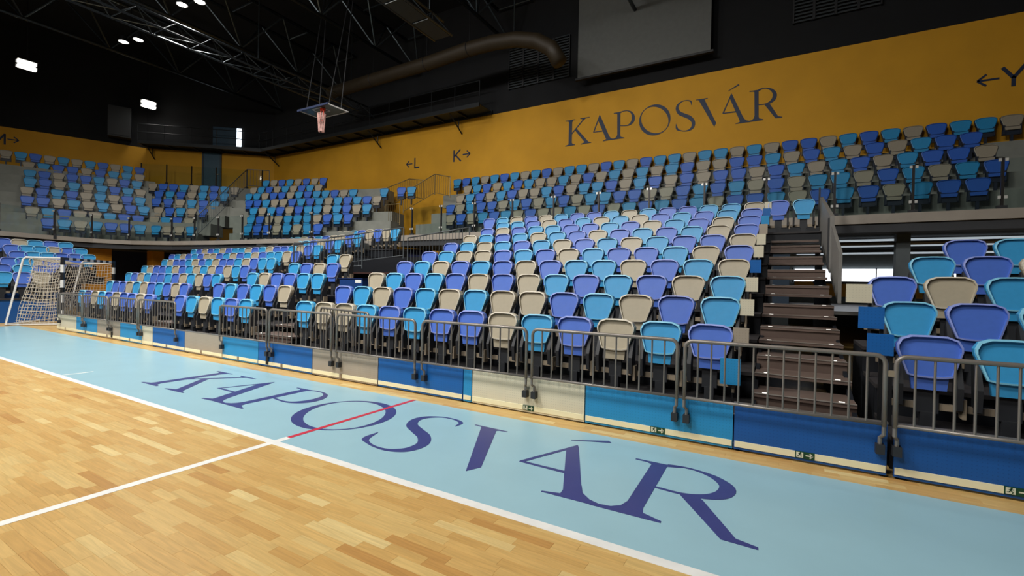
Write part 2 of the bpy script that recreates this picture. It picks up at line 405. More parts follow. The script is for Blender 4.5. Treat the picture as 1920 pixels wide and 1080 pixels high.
GLYPH = {"K":[[[[0.151,1.119],[0.299,1.115],[0.303,0.044],[0.148,0.048]]],[[[-0.013,1.138],[0.431,1.14],[0.432,1.114],[0.334,1.097],[0.308,1.036],[0.153,1.034],[0.116,1.085],[-0.012,1.105]]],[[[-0.008,0.029],[0.141,0.065],[0.16,0.128],[0.308,0.125],[0.338,0.069],[0.451,0.035],[0.451,0.005],[-0.007,-0.001]]],[[[0.284,0.545],[0.779,1.053],[0.854,1.06],[0.286,0.479]]],[[[0.674,1.14],[1.11,1.135],[1.111,1.112],[0.915,1.095],[0.861,1.053],[0.786,1.052],[0.764,1.094],[0.674,1.114]]],[[[0.414,0.679],[0.496,0.741],[1.075,0.071],[0.94,0.022]]],[[[0.728,0.018],[0.888,0.064],[0.911,0.093],[1.047,0.103],[1.095,0.059],[1.204,0.031],[1.204,0.009],[0.729,-0.008]]]],"A":[[[[1.556,1.158],[1.591,1.102],[2.058,0.054],[1.878,0.042],[1.5,0.908]]],[[[1.556,1.158],[1.547,1.014],[1.341,0.47],[1.295,0.432],[1.281,0.453]]],[[[1.282,0.428],[1.281,0.459],[1.731,0.464],[1.751,0.417]]],[[[1.99,0.214],[2.041,0.119],[2.129,0.057],[2.209,0.049],[2.288,0.079],[2.331,0.135],[2.355,0.224],[2.359,0.038],[2.082,0.014],[2.001,0.037]]],[[[1.725,0.022],[1.864,0.069],[1.856,0.132],[2.024,0.128],[2.081,0.07],[2.082,0.014],[1.725,-0.004]]]],"P":[[[[2.327,1.109],[2.46,1.109],[2.479,0.052],[2.352,0.051]]],[[[2.174,1.125],[2.595,1.13],[2.548,1.113],[2.467,1.071],[2.329,1.05],[2.28,1.086],[2.175,1.1]]],[[[2.033,0.058],[2.193,0.042],[2.336,0.088],[2.35,0.163],[2.476,0.161],[2.497,0.087],[2.652,0.028],[2.652,0.004],[2.034,0.008]]],[[[2.459,1.095],[2.487,1.1],[2.514,1.106],[2.541,1.111],[2.569,1.115],[2.598,1.117],[2.63,1.118],[2.664,1.117],[2.698,1.115],[2.732,1.109],[2.764,1.099],[2.794,1.084],[2.825,1.065],[2.853,1.044],[2.877,1.021],[2.895,0.997],[2.91,0.97],[2.923,0.939],[2.932,0.906],[2.939,0.874],[2.943,0.846],[2.945,0.818],[2.944,0.787],[2.941,0.756],[2.936,0.726],[2.929,0.7],[2.921,0.675],[2.908,0.648],[2.892,0.622],[2.873,0.597],[2.852,0.577],[2.83,0.562],[2.808,0.551],[2.782,0.542],[2.751,0.537],[2.715,0.534],[2.673,0.535],[2.624,0.54],[2.572,0.547],[2.519,0.556],[2.467,0.563]],[[2.448,1.126],[2.476,1.131],[2.503,1.136],[2.531,1.142],[2.56,1.146],[2.591,1.148],[2.624,1.149],[2.659,1.149],[2.696,1.147],[2.733,1.142],[2.769,1.134],[2.805,1.123],[2.842,1.11],[2.879,1.093],[2.916,1.071],[2.95,1.044],[2.982,1.011],[3.01,0.974],[3.036,0.933],[3.056,0.89],[3.07,0.845],[3.077,0.8],[3.077,0.755],[3.071,0.712],[3.06,0.671],[3.043,0.633],[3.02,0.6],[2.991,0.572],[2.959,0.55],[2.926,0.531],[2.893,0.517],[2.861,0.506],[2.829,0.499],[2.796,0.496],[2.761,0.496],[2.721,0.497],[2.676,0.5],[2.626,0.507],[2.573,0.515],[2.519,0.524],[2.468,0.532]]]],"O":[[[[4.492,0.544],[4.488,0.463],[4.474,0.383],[4.45,0.307],[4.415,0.235],[4.371,0.169],[4.318,0.11],[4.258,0.058],[4.19,0.016],[4.117,-0.017],[4.039,-0.04],[3.958,-0.053],[3.875,-0.054],[3.792,-0.044],[3.71,-0.023],[3.632,0.009],[3.557,0.05],[3.488,0.101],[3.425,0.161],[3.371,0.228],[3.326,0.302],[3.291,0.38],[3.266,0.462],[3.253,0.546],[3.251,0.63],[3.26,0.713],[3.281,0.793],[3.312,0.869],[3.354,0.939],[3.405,1.003],[3.465,1.058],[3.532,1.104],[3.605,1.141],[3.683,1.167],[3.763,1.182],[3.846,1.186],[3.929,1.179],[4.011,1.161],[4.09,1.133],[4.165,1.094],[4.234,1.047],[4.298,0.991],[4.353,0.928],[4.401,0.858],[4.439,0.784],[4.467,0.706],[4.485,0.625],[4.492,0.544]],[[4.413,0.492],[4.417,0.422],[4.412,0.354],[4.397,0.29],[4.373,0.231],[4.34,0.177],[4.299,0.131],[4.251,0.091],[4.196,0.061],[4.135,0.039],[4.07,0.026],[4.001,0.023],[3.929,0.029],[3.857,0.045],[3.784,0.071],[3.713,0.105],[3.645,0.148],[3.581,0.198],[3.522,0.256],[3.469,0.319],[3.424,0.386],[3.387,0.457],[3.358,0.53],[3.339,0.604],[3.33,0.677],[3.331,0.748],[3.342,0.816],[3.363,0.879],[3.393,0.937],[3.432,0.987],[3.478,1.03],[3.532,1.065],[3.592,1.09],[3.657,1.106],[3.726,1.112],[3.797,1.108],[3.87,1.095],[3.942,1.072],[4.013,1.04],[4.082,1.0],[4.147,0.953],[4.206,0.899],[4.26,0.839],[4.307,0.774],[4.347,0.706],[4.378,0.635],[4.4,0.564],[4.413,0.492]]]],"S":[[[[5.275,0.918],[5.277,0.945],[5.281,0.972],[5.283,1.0],[5.282,1.029],[5.274,1.058],[5.257,1.083],[5.236,1.101],[5.214,1.113],[5.193,1.122],[5.173,1.13],[5.152,1.137],[5.132,1.142],[5.11,1.146],[5.086,1.148],[5.061,1.149],[5.032,1.149],[5.0,1.149],[4.966,1.147],[4.932,1.142],[4.898,1.134],[4.865,1.121],[4.831,1.105],[4.797,1.085],[4.766,1.063],[4.739,1.037],[4.718,1.008],[4.701,0.976],[4.688,0.939],[4.682,0.899],[4.683,0.856],[4.692,0.811],[4.708,0.765],[4.73,0.719],[4.757,0.675],[4.79,0.634],[4.83,0.597],[4.873,0.568],[4.914,0.544],[4.953,0.522],[4.991,0.5],[5.031,0.476],[5.073,0.454],[5.11,0.432],[5.143,0.412],[5.17,0.391],[5.198,0.365],[5.226,0.336],[5.25,0.307],[5.269,0.28],[5.281,0.257],[5.289,0.231],[5.294,0.199],[5.295,0.164],[5.292,0.131],[5.287,0.104],[5.276,0.079],[5.259,0.054],[5.236,0.03],[5.21,0.008],[5.182,-0.009],[5.153,-0.02],[5.121,-0.027],[5.086,-0.031],[5.051,-0.03],[5.016,-0.028],[4.982,-0.022],[4.948,-0.012],[4.914,0.0],[4.883,0.014],[4.856,0.029],[4.832,0.045],[4.814,0.06],[4.802,0.075],[4.795,0.087],[4.787,0.101],[4.775,0.123],[4.762,0.157],[4.748,0.197],[4.734,0.24],[4.72,0.281]],[[5.259,0.92],[5.253,0.948],[5.247,0.976],[5.241,1.003],[5.234,1.025],[5.227,1.038],[5.22,1.047],[5.211,1.056],[5.197,1.067],[5.181,1.077],[5.163,1.087],[5.146,1.096],[5.128,1.103],[5.11,1.11],[5.089,1.114],[5.065,1.117],[5.038,1.118],[5.007,1.119],[4.975,1.117],[4.943,1.111],[4.915,1.101],[4.888,1.084],[4.861,1.062],[4.836,1.037],[4.816,1.011],[4.801,0.985],[4.792,0.959],[4.786,0.932],[4.785,0.906],[4.787,0.881],[4.793,0.858],[4.803,0.834],[4.817,0.806],[4.836,0.778],[4.857,0.752],[4.877,0.73],[4.899,0.713],[4.927,0.695],[4.962,0.675],[5.002,0.653],[5.041,0.631],[5.079,0.61],[5.119,0.59],[5.162,0.567],[5.208,0.539],[5.25,0.506],[5.289,0.468],[5.325,0.428],[5.358,0.384],[5.387,0.336],[5.408,0.283],[5.418,0.229],[5.419,0.177],[5.412,0.127],[5.399,0.081],[5.379,0.04],[5.352,0.007],[5.318,-0.019],[5.281,-0.039],[5.244,-0.053],[5.207,-0.064],[5.169,-0.071],[5.13,-0.072],[5.092,-0.071],[5.054,-0.067],[5.017,-0.062],[4.981,-0.056],[4.944,-0.047],[4.908,-0.036],[4.874,-0.024],[4.843,-0.013],[4.816,-0.004],[4.79,0.004],[4.762,0.017],[4.735,0.039],[4.713,0.072],[4.701,0.113],[4.698,0.155],[4.7,0.198],[4.703,0.24],[4.704,0.281]]]],"V":[[[[5.514,1.081],[5.719,1.084],[6.167,0.095],[6.103,-0.046]]],[[[5.42,1.104],[5.853,1.091],[5.853,1.071],[5.759,1.06],[5.728,1.029],[5.547,1.041],[5.506,1.071],[5.42,1.081]]]],"Aacute":[[[[6.665,1.117],[6.699,1.061],[7.132,0.046],[6.976,0.036],[6.617,0.934]]],[[[6.665,1.117],[6.655,0.987],[6.433,0.441],[6.391,0.404],[6.38,0.428]]],[[[6.381,0.4],[6.38,0.433],[6.835,0.429],[6.859,0.382]]],[[[7.055,0.235],[7.114,0.106],[7.201,0.028],[7.286,-0.002],[7.371,0.012],[7.429,0.067],[7.458,0.183],[7.462,-0.013],[7.275,-0.033],[7.116,-0.003]]],[[[6.829,-0.035],[6.969,0.004],[6.96,0.082],[7.102,0.097],[7.189,0.019],[7.275,-0.016],[7.275,-0.043],[6.829,-0.051]]],[[[6.544,1.222],[6.895,1.413],[6.935,1.372],[6.56,1.214]]]],"R":[[[[7.426,1.075],[7.562,1.077],[7.586,0.002],[7.457,0.004]]],[[[7.269,1.081],[7.68,1.078],[7.645,1.058],[7.567,1.03],[7.434,1.012],[7.383,1.043],[7.27,1.054]]],[[[7.226,-0.009],[7.347,-0.014],[7.442,0.033],[7.455,0.103],[7.584,0.109],[7.6,0.04],[7.74,-0.014],[7.741,-0.041],[7.227,-0.05]]],[[[7.567,1.06],[7.59,1.066],[7.613,1.072],[7.636,1.077],[7.659,1.081],[7.683,1.083],[7.709,1.084],[7.736,1.083],[7.763,1.081],[7.791,1.075],[7.819,1.065],[7.848,1.05],[7.878,1.032],[7.907,1.011],[7.933,0.988],[7.954,0.964],[7.973,0.938],[7.991,0.909],[8.005,0.881],[8.014,0.856],[8.017,0.838],[8.019,0.821],[8.019,0.798],[8.017,0.771],[8.012,0.744],[8.006,0.719],[7.997,0.696],[7.985,0.672],[7.97,0.647],[7.951,0.624],[7.929,0.603],[7.906,0.586],[7.879,0.57],[7.85,0.557],[7.818,0.547],[7.783,0.54],[7.745,0.537],[7.704,0.537],[7.66,0.541],[7.616,0.545],[7.572,0.547]],[[7.556,1.093],[7.579,1.098],[7.602,1.104],[7.626,1.109],[7.65,1.114],[7.676,1.116],[7.703,1.116],[7.732,1.115],[7.761,1.112],[7.792,1.108],[7.822,1.101],[7.855,1.093],[7.889,1.083],[7.925,1.07],[7.961,1.054],[7.995,1.032],[8.027,1.007],[8.059,0.977],[8.09,0.943],[8.117,0.903],[8.137,0.856],[8.146,0.807],[8.146,0.76],[8.139,0.716],[8.127,0.676],[8.11,0.64],[8.088,0.609],[8.062,0.583],[8.032,0.562],[8.001,0.544],[7.969,0.53],[7.936,0.519],[7.902,0.511],[7.866,0.507],[7.829,0.504],[7.791,0.502],[7.75,0.502],[7.707,0.504],[7.663,0.508],[7.619,0.512],[7.576,0.515]]],[[[7.759,0.515],[7.884,0.552],[7.939,0.489],[8.204,0.018],[8.335,-0.019],[8.336,-0.051],[8.121,-0.043]]]]}


def glyph_mesh(g, fn, d0, d1):
    mb = MB()
    for q, it in enumerate(g):
        d1 += 0.00025
        if len(it) == 1:
            mb.prism(it[0], fn, d0, d1)
        else:
            a, b = it
            for i in range(len(a) - 1):
                mb.prism([a[i], a[i + 1], b[i + 1], b[i]], fn, d0, d1)
    return mb


for k, g in GLYPH.items():
    o = glyph_mesh(g, lambda a, b, d: (a * 0.9608 - 3.927, 0.485 + b * 0.955, d), -0.003, 0.0018).build('letter', FLOORINK, floor)

# ---- walls
WT = 9.75
wall_back = MB().box(-25.6, 24, 16.4, 16.8, 3.0, WT).build('wall_back', YELLOW)
setp(wall_back, 'mustard yellow wall behind the upper tier', kind='structure')
wall_up = MB().box(-25.8, 24, 16.43, 16.8, WT, 16).build('wall_upper_back', NIGHT)
setp(wall_up, 'black wall above the yellow band', kind='structure')
P0, P1, P2 = (-37.9, -4.25), (-31.3, 11.4), (-25.6, 16.4)


def wall_seg(name, a, b, z0, z1, m, off=0.0, label=None):
    d = Vector((b[0] - a[0], b[1] - a[1], 0)); L = d.length; d.normalize()
    c = ((a[0] + b[0]) / 2 - d.y * (0.2 + off), (a[1] + b[1]) / 2 + d.x * (0.2 + off))
    o = MB().obox(c, (d.x, d.y), None, (L / 2 + 0.1, 0.2), z0, z1).build(name, m)
    return setp(o, label, kind='structure')


wall_end = wall_seg('wall_end', P0, P1, 3.0, WT, YELLOW, label='mustard yellow end wall')
wall_cor = wall_seg('wall_corner', P1, P2, 3.0, WT, YELLOW, label='mustard yellow corner wall with a door')
wall_seg('wall_upper_end', P0, P1, WT, 16, NIGHT, 0.03, label='black end wall above the yellow band')
wall_seg('wall_upper_corner', P1, P2, WT, 16, NIGHT, 0.03, label='black corner wall above the yellow band')
ceil = MB().box(-46, 25, -24, 17, 15.6, 15.9).build('ceiling', NIGHT)
setp(ceil, 'black arena ceiling', kind='structure')

wfn = lambda a, b, d: (a - 4.329, 16.4 - d, 7.70 + b)
for k, g in GLYPH.items():
    glyph_mesh(g, wfn, -0.005, 0.012).build('letter', NAVY, wall_back)


# sector signs: polylines of thick strokes on a wall
def bar_poly(p, q, wd):
    d = Vector((q[0] - p[0], q[1] - p[1])).normalized() * wd / 2
    n = Vector((-d.y, d.x))
    return [(p[0] + n.x, p[1] + n.y), (q[0] + n.x, q[1] + n.y), (q[0] - n.x, q[1] - n.y), (p[0] - n.x, p[1] - n.y)]


def sign(name, strokes, fn, wd, parent):
    mb = MB()
    for p, q in strokes:
        mb.prism(bar_poly(p, q, wd), fn, -0.005, 0.012)
    return mb.build(name, NAVY, parent)


def arrow(x, z, L, s):
    return [((x, z), (x + L, z)), ((x + (L if s > 0 else 0), z), (x + (L if s > 0 else 0) - s * 0.2, z + 0.17)), ((x + (L if s > 0 else 0), z), (x + (L if s > 0 else 0) - s * 0.2, z - 0.17))]


bfn = lambda a, b, d: (a, 16.4 - d, b)
sign('arrow_sign', arrow(-13.72, 7.93, 0.42, -1), bfn, 0.055, wall_back)
sign('letter', [((-13.12, 8.22), (-13.12, 7.66)), ((-13.15, 7.69), (-12.80, 7.69))], bfn, 0.075, wall_back)
sign('letter', [((-10.50, 8.30), (-10.50, 7.71)), ((-10.47, 7.98), (-10.10, 8.30)), ((-10.40, 8.04), (-10.06, 7.71))], bfn, 0.075, wall_back)
sign('arrow_sign', arrow(-9.95, 8.02, 0.45, 1), bfn, 0.055, wall_back)
sign('arrow_sign', arrow(9.06, 7.92, 0.48, -1), bfn, 0.055, wall_back)
sign('letter', [((9.84, 7.63), (9.84, 7.90)), ((9.84, 7.88), (9.60, 8.22)), ((9.84, 7.88), (10.08, 8.22))], bfn, 0.09, wall_back)
_d = Vector((P1[0] - P0[0], P1[1] - P0[1], 0)).normalized()
efn = lambda a, b, d: (P0[0] + _d.x * a + _d.y * d, P0[1] + _d.y * a - _d.x * d, b)
sa = (Vector((-33.73, 5.65, 0)) - Vector((P0[0], P0[1], 0))).length
sign('letter', [((sa, 8.76), (sa, 9.36)), ((sa, 9.34), (sa - 0.26, 8.92)), ((sa - 0.52, 9.34), (sa - 0.26, 8.92)), ((sa - 0.52, 8.76), (sa - 0.52, 9.36))], efn, 0.085, wall_end)
sign('arrow_sign', arrow(sa + 0.1, 9.09, 0.45, 1), efn, 0.055, wall_end)

# corner door and control-room window
_c = Vector((P2[0] - P1[0], P2[1] - P1[1], 0)).normalized()
cfn = lambda a, b, d: (P1[0] + _c.x * a + _c.y * d, P1[1] + _c.y * a - _c.x * d, b)
TEAL = mat('slate_blue_door', (40, 74, 92), 0.5)
al = lambda x: (x - P1[0]) / _c.x


def rect(x0, x1, z0, z1):
    return [(x0, z0), (x1, z0), (x1, z1), (x0, z1)]


d = MB().prism(rect(al(-28.78), al(-28.07), 7.45, WT - 0.02), cfn, -0.02, 0.05).build('door_1', TEAL)
setp(d, 'slate blue door in the yellow corner wall', kind='structure')
mb = MB()
for r_ in (rect(al(-28.86), al(-28.78), 7.45, WT), rect(al(-28.07), al(-27.99), 7.45, WT)):
    mb.prism(r_, cfn, -0.02, 0.08)
mb.build('door_frame', mat('slate_frame', (26, 46, 60), 0.5), d)
MB().prism(rect(al(-28.2), al(-28.12), 8.3, 8.36), cfn, 0.04, 0.1).build('door_handle', STEEL, d)
wn = MB().prism(rect(al(-28.4), al(-27.35), 10.22, 11.45), cfn, -0.02, 0.05).build('window_1', mat('dim_blue_pane', (48, 68, 84), 0.25))
setp(wn, 'dark control room window with a bright slit in the black corner wall', kind='structure')
MB().prism(rect(al(-27.33), al(-27.12), 10.26, 11.45), cfn, 0.0, 0.055).build('lit_pane', mat('lit_gap', (225, 235, 245), 0.5, emit=((225, 238, 250), 2.5)), wn)
MB().prism(rect(al(-28.5), al(-27.05), 10.14, 10.22), cfn, -0.02, 0.12).build('window_sill', DARK, wn)

# ---- upper tier: concrete terraces (rows: back-top height z, plan ends, seat count, colours)
UY = lambda i: 16.13 - 0.726 * (5 - i)
UZ = lambda i: 6.73 - 0.57 * (5 - i)
HS = 0.86
ROWS_U = {5: 'GLLBGLBLGBBGLGLLGLLBGLBGLLGBLGLBLGLBL', 4: 'BBLGBGLBGLBBGGBLGLGLGBGLGGLBLGBLG', 3: 'GBBLGBLGLBGBBGBGBLGBLLGBLGGBLGBLG',
          2: 'BLGLBGLLGBGLBLBGGBBLLGBLGBLGBBLGB', 1: 'BBLGBLBGLBBGLBLBLGBGLGGBGLBLGBG'}
XR_U = {5: 9.757, 4: 8.714, 3: 8.833, 2: 8.843, 1: 8.321}
END = [(8.02, (-31.3, 5.16), (-29.2, 10.24), 'GLBGLGLBGLB'), (7.45, (-30.39, 5.79), (-28.31, 9.89), 'GLBBGBLLG'), (6.89, (-29.46, 5.62), (-27.44, 9.44), 'LBGBBLGBL'),
       (6.32, (-28.42, 5.37), (-26.58, 9.28), 'LBGLGLBLG'), (5.75, (-27.57, 5.05), (-25.66, 8.91), 'GBLBGLGBL'), (5.18, (-26.46, 4.79), (-24.70, 8.70), 'BBGLGLGBL'),
       (4.62, (-25.71, 4.77), (-24.24, 8.28), 'GLBGGLBB'), (4.05, (-24.40, 4.97), (-22.97, 7.87), 'BLGLBBL')]
COR = [(6.9, (-27.28, 10.14), (-23.84, 12.85), 'GBBLGLBLG'), (6.33, (-26.14, 9.98), (-23.30, 11.98), 'BLBGLBL'), (5.77, (-25.24, 9.49), (-23.05, 11.35), 'BBGLBL'),
       (5.2, (-24.44, 9.26), (-22.58, 10.52), 'GBLGB'), (4.63, (-23.95, 8.87), (-22.63, 9.86), 'GLBG'), (4.07, (-22.78, 8.47), (-21.39, 9.39), 'LGGL')]
LBL = [(7.25, (-21.93, 13.58), (-18.15, 14.54), 'LGBLGBGB'), (6.7, (-21.88, 12.82), (-17.69, 13.89), 'GLBGLGBLG'), (6.15, (-21.05, 12.07), (-14.67, 13.63), 'LLGBBGLBLLBGL'),
       (5.6, (-19.9, 11.42), (-12.63, 13.28), 'BBLGGBLBLGLBLBG'), (5.05, (-18.57, 10.87), (-12.38, 12.44), 'LGLBGBLLGLBGL'), (4.5, (-17.87, 10.32), (-12.51, 11.5), 'LBGGLLLGBLB'),
       (3.95, (-16.91, 9.62), (-13.14, 10.45), 'LBBGLGLB')]


def terrace(label, rows, ext, depth):
    t = setp(empty('terrace', (rows[0][1][0], rows[0][1][1], 0)), label, kind='structure')
    base = Vector((rows[0][1][0], rows[0][1][1], 0))
    for i, r in enumerate(rows):
        z, a, b = r[0], Vector((*r[1], 0)), Vector((*r[2], 0))
        u = (b - a).normalized()
        n = Vector((-u.y, u.x, 0))
        e0, e1 = ext[i] if isinstance(ext, list) else ext
        a2, b2 = a - u * e0, b + u * e1
        c = (a2 + b2) / 2 + n * (0.32 - depth / 2 + 0.05) - base
        zt = z - HS
        zb = zt - (0.62 if i < len(rows) - 1 else 0.35)
        MB().obox((c.x, c.y), (u.x, u.y), None, ((b2 - a2).length / 2, depth / 2 + 0.06), zb, zt).build('terrace_step', CONC, t)
    return t


terrace('concrete steps of the end upper tier', END, (2.4, 0.75), 1.05)
terrace('concrete steps of the corner upper tier', COR, (0.7, 0.8), 1.05)
terrace('concrete steps of the angled upper tier', LBL, [(0.6, 4.2), (0.6, 4.0), (0.6, 1.6), (0.6, 1.2), (0.6, 1.6), (0.6, 2.0), (0.6, 2.6)], 0.95)
ur = [(UZ(i), (XR_U[i] - 0.55 * (len(ROWS_U[i]) - 1), UY(i)), (XR_U[i], UY(i)), ROWS_U[i]) for i in (5, 4, 3, 2, 1)]
terrace('concrete steps of the upper tier below the wall lettering', ur, [(0.5, 4), (0.8, 4), (1.3, 4), (1.6, 4), (1.4, 4)], 0.78)

# slab edge of the upper tier (front fascia), curved at the far end
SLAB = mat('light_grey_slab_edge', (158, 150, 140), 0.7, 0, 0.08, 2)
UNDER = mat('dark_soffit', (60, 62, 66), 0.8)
edge = [(-21.6, -3.0), (-22.0, 2.2), (-22.6, 4.6), (-22.75, 6.0), (-22.2, 7.2), (-20.4, 8.05), (-17.7, 8.62), (-14.4, 8.9), (-12.2, 9.35), (-10.6, 10.9)]
sl = setp(empty('upper_slab_edge'), 'pale slab edge running below the upper tier glass', kind='structure')
for a, b in zip(edge[:-1], edge[1:]):
    dd = Vector((b[0] - a[0], b[1] - a[1], 0)); L = dd.length; dd.normalize()
    c = ((a[0] + b[0]) / 2 - dd.y * 0.5, (a[1] + b[1]) / 2 + dd.x * 0.5)
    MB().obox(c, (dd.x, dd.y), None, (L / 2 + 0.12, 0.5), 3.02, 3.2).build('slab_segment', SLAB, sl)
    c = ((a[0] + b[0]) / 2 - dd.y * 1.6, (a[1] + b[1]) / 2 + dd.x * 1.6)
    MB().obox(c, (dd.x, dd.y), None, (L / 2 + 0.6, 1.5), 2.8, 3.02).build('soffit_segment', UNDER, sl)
MB().box(-10.6, 13, 12.5, 13.6, 3.33, 3.57).build('slab_segment', SLAB, sl)
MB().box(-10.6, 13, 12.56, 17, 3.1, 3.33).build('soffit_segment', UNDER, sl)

# concourse below the tier: navy panels and yellow columns at the far end, lit hall behind the near stairs
NAVYP = mat('navy_concourse_panel', (16, 26, 66), 0.6)
for nm, a, b in (('wall_concourse_end', (-26.4, 2.0), (-25.2, 9.2)), ('wall_concourse_corner', (-25.2, 9.2), (-20.6, 11.6)), ('wall_concourse_far', (-20.6, 11.6), (-9.5, 13.2))):
    wall_seg(nm, a, b, 0, 3.0, NAVYP, label='navy panelled wall below the upper tier, ' + nm.split('_')[-1] + ' part')
OCHRE = mat('ochre_column_paint', (196, 132, 24), 0.6)
for x, y, s in ((-23.0, 8.55, 0.26), (-23.8, 6.5, 0.42)):
    setp(MB().box(x - s, x + s, y - s, y + s, 0, 2.9).build('column', OCHRE), 'ochre column below the far tier, %s one' % ('slim' if s < .3 else 'wide'), kind='structure')
hall = setp(MB().box(4.4, 13, 22.0, 22.2, 0, 3.3).build('wall_concourse_hall', mat('hall_wall', (120, 128, 130), 0.7)), 'grey back wall of the lit concourse hall', kind='structure')
MB().box(4.6, 12, 21.9, 22.0, 1.95, 2.5).build('lit_window_band', mat('hall_daylight', (235, 240, 245), 0.5, emit=((240, 246, 255), 2.2)), hall)
MB().box(4.6, 12, 21.88, 22.0, 1.3, 1.95).build('yellow_band', OCHRE, hall)
for k in range(5):
    MB().box(4.5 + k * 1.5, 4.54 + k * 1.5, 21.82, 21.9, 1.9, 2.55).build('mullion', DARK, hall)
MB().box(4.4, 13, 12.9, 22, 0.9, 1.0).build('concourse_floor', mat('hall_floor', (150, 150, 148), 0.3), hall)
for k, (yy, zz) in enumerate(((14.0, 3.0), (15.6, 2.95), (17.4, 2.9), (19.0, 2.95))):
    MB().box(4.6, 12.5, yy, yy + 0.12, zz, zz + 0.05).build('ceiling_batten_light', mat('batten_light', (230, 240, 245), 0.4, emit=((225, 240, 250), 0.45)), hall)
setp(MB().box(6.75, 7.05, 13.2, 13.5, 0.9, 3.2).build('column', mat('grey_column', (96, 104, 108), 0.6)), 'slim grey column in the lit concourse opening', kind='structure')
MB().box(4.9, 12.5, 13.0, 13.08, 1.75, 1.82).build('guard_rail', DARK, hall)
MB().tube([(4.6, 13.6, 2.9), (12.5, 13.6, 2.9)], 0.05).build('service_pipe', STEEL, hall)
MB().tube([(4.6, 14.4, 2.78), (12.5, 14.4, 2.78)], 0.08).build('service_pipe', DARK, hall)
vb = setp(MB().prism(rect(sa + 4.4, sa + 5.5, 10.05, 11.9), efn, 0.0, 0.7).build('ventilation_box', mat('dim_vent_box', (20, 23, 26), 0.6)), 'dim rectangular ventilation box on the black end wall', 'vent')
MB().prism(rect(sa + 4.5, sa + 5.4, 10.15, 10.6), efn, 0.7, 0.72).build('grille', mat('dim_vent_grille', (22, 24, 26), 0.6), vb)

# ================================================================== SEATS
def mirror(half):
    """closed outline from a half outline running bottom centre -> top centre"""
    return [(x, z) for x, z in half] + [(-x, z) for x, z in reversed(half) if x > 1e-6]


def scaled(o, sx, sz):
    cz = sum(p[1] for p in o) / len(o)
    return [(x * sx, cz + (z - cz) * sz) for x, z in o]


def shell(outline, y0, sx, sz, rim, deep, thick):
    """dished panel: rim (material 1), recessed face (0), back (0)"""
    n = len(outline)
    inn = scaled(outline, sx, sz)
    zmin = min(p[1] for p in outline); zmax = max(p[1] for p in outline)
    t = lambda z: (z - zmin) / (zmax - zmin)
    inn2 = scaled(outline, sx * 0.975, sz * 0.975)
    vs = [(x, y0(z), z) for x, z in outline] + [(x, y0(z) - 0.004, z) for x, z in inn] + \
         [(x, y0(z) + rim + deep * t(z), z) for x, z in inn2] + [(x, y0(z) + thick, z) for x, z in outline]
    cz = sum(p[1] for p in outline) / n
    vs.append((0, y0(cz) + rim + deep * t(cz) + 0.003, cz))
    c = 4 * n
    m = MB()
    f0, f1 = [], []
    for i in range(n):
        j = (i + 1) % n
        f1.append((i, j, n + j, n + i))
        f0.append((n + i, n + j, 2 * n + j, 2 * n + i))
        f0.append((2 * n + i, 2 * n + j, c))
        f1.append((j, i, 3 * n + i, 3 * n + j))
    f0.append(tuple(range(4 * n - 1, 3 * n - 1, -1)))
    m.add(vs, f0 + f1)
    m.mi = [0] * len(f0) + [1] * len(f1)
    return m


PAN = mirror([(0, .474), (.10, .477), (.163, .492), (.186, .56), (.236, .725), (.236, .765), (.208, .826), (.135, .858), (0, .862)])
BACK = mirror([(0, .475), (.150, .482), (.184, .56), (.236, .70), (.243, .765), (.206, .822), (.134, .854), (0, .858)])
ylean = lambda z: -0.06 * (1 - (z - .475) / .387)
xzy = lambda a, b, d: (a, d, b)
LOW = {}
for k in 'LBG':
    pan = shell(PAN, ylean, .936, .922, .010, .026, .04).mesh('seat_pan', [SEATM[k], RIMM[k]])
    mb = MB(); n = len(BACK)
    mb.add([(x, ylean(z) + .032, z) for x, z in BACK] + [(x, ylean(z) + .088, z) for x, z in BACK],
           [tuple(range(n)), tuple(range(2 * n - 1, n - 1, -1))] + [(i, i + n, (i + 1) % n + n, (i + 1) % n) for i in range(n)])
    back = mb.mesh('backrest', SEATM[k])
    hinge = MB().prism([(-.125, .36), (.125, .36), (.136, .474), (-.136, .474)], xzy, -.03, .03).mesh('hinge_cover', SEATM[k])
    LOW[k] = [('seat_pan', pan), ('backrest', back), ('hinge_cover', hinge)]
yzx = lambda a, b, d: (d, a, b)
ARM = [(-.05, .20), (.07, .17), (.11, .60), (.05, .66), (-.02, .52), (-.07, .40)]
for k in 'LBG':
    LOW[k].append(('arm', MB().prism(ARM, yzx, .19, .232).mesh('arm', DARK)) if k == 'L' else ('arm', LOW['L'][3][1]))
    LOW[k].append(('arm', MB().prism(ARM, yzx, -.232, -.19).mesh('arm', DARK)) if k == 'L' else ('arm', LOW['L'][4][1]))
    if k == 'L':
        mm = MB().box(-.08, .08, .01, .05, .14, .36, 1).box(-.27, .27, .03, .07, .17, .23, 0).box(.235, .262, -.03, .08, .12, .30, 0).box(-.05, .05, -.01, .08, 0, .15, 1).mesh('mount', [TAN, DARK])
    LOW[k].append(('mount', LOW['L'][5][1] if k != 'L' else mm))

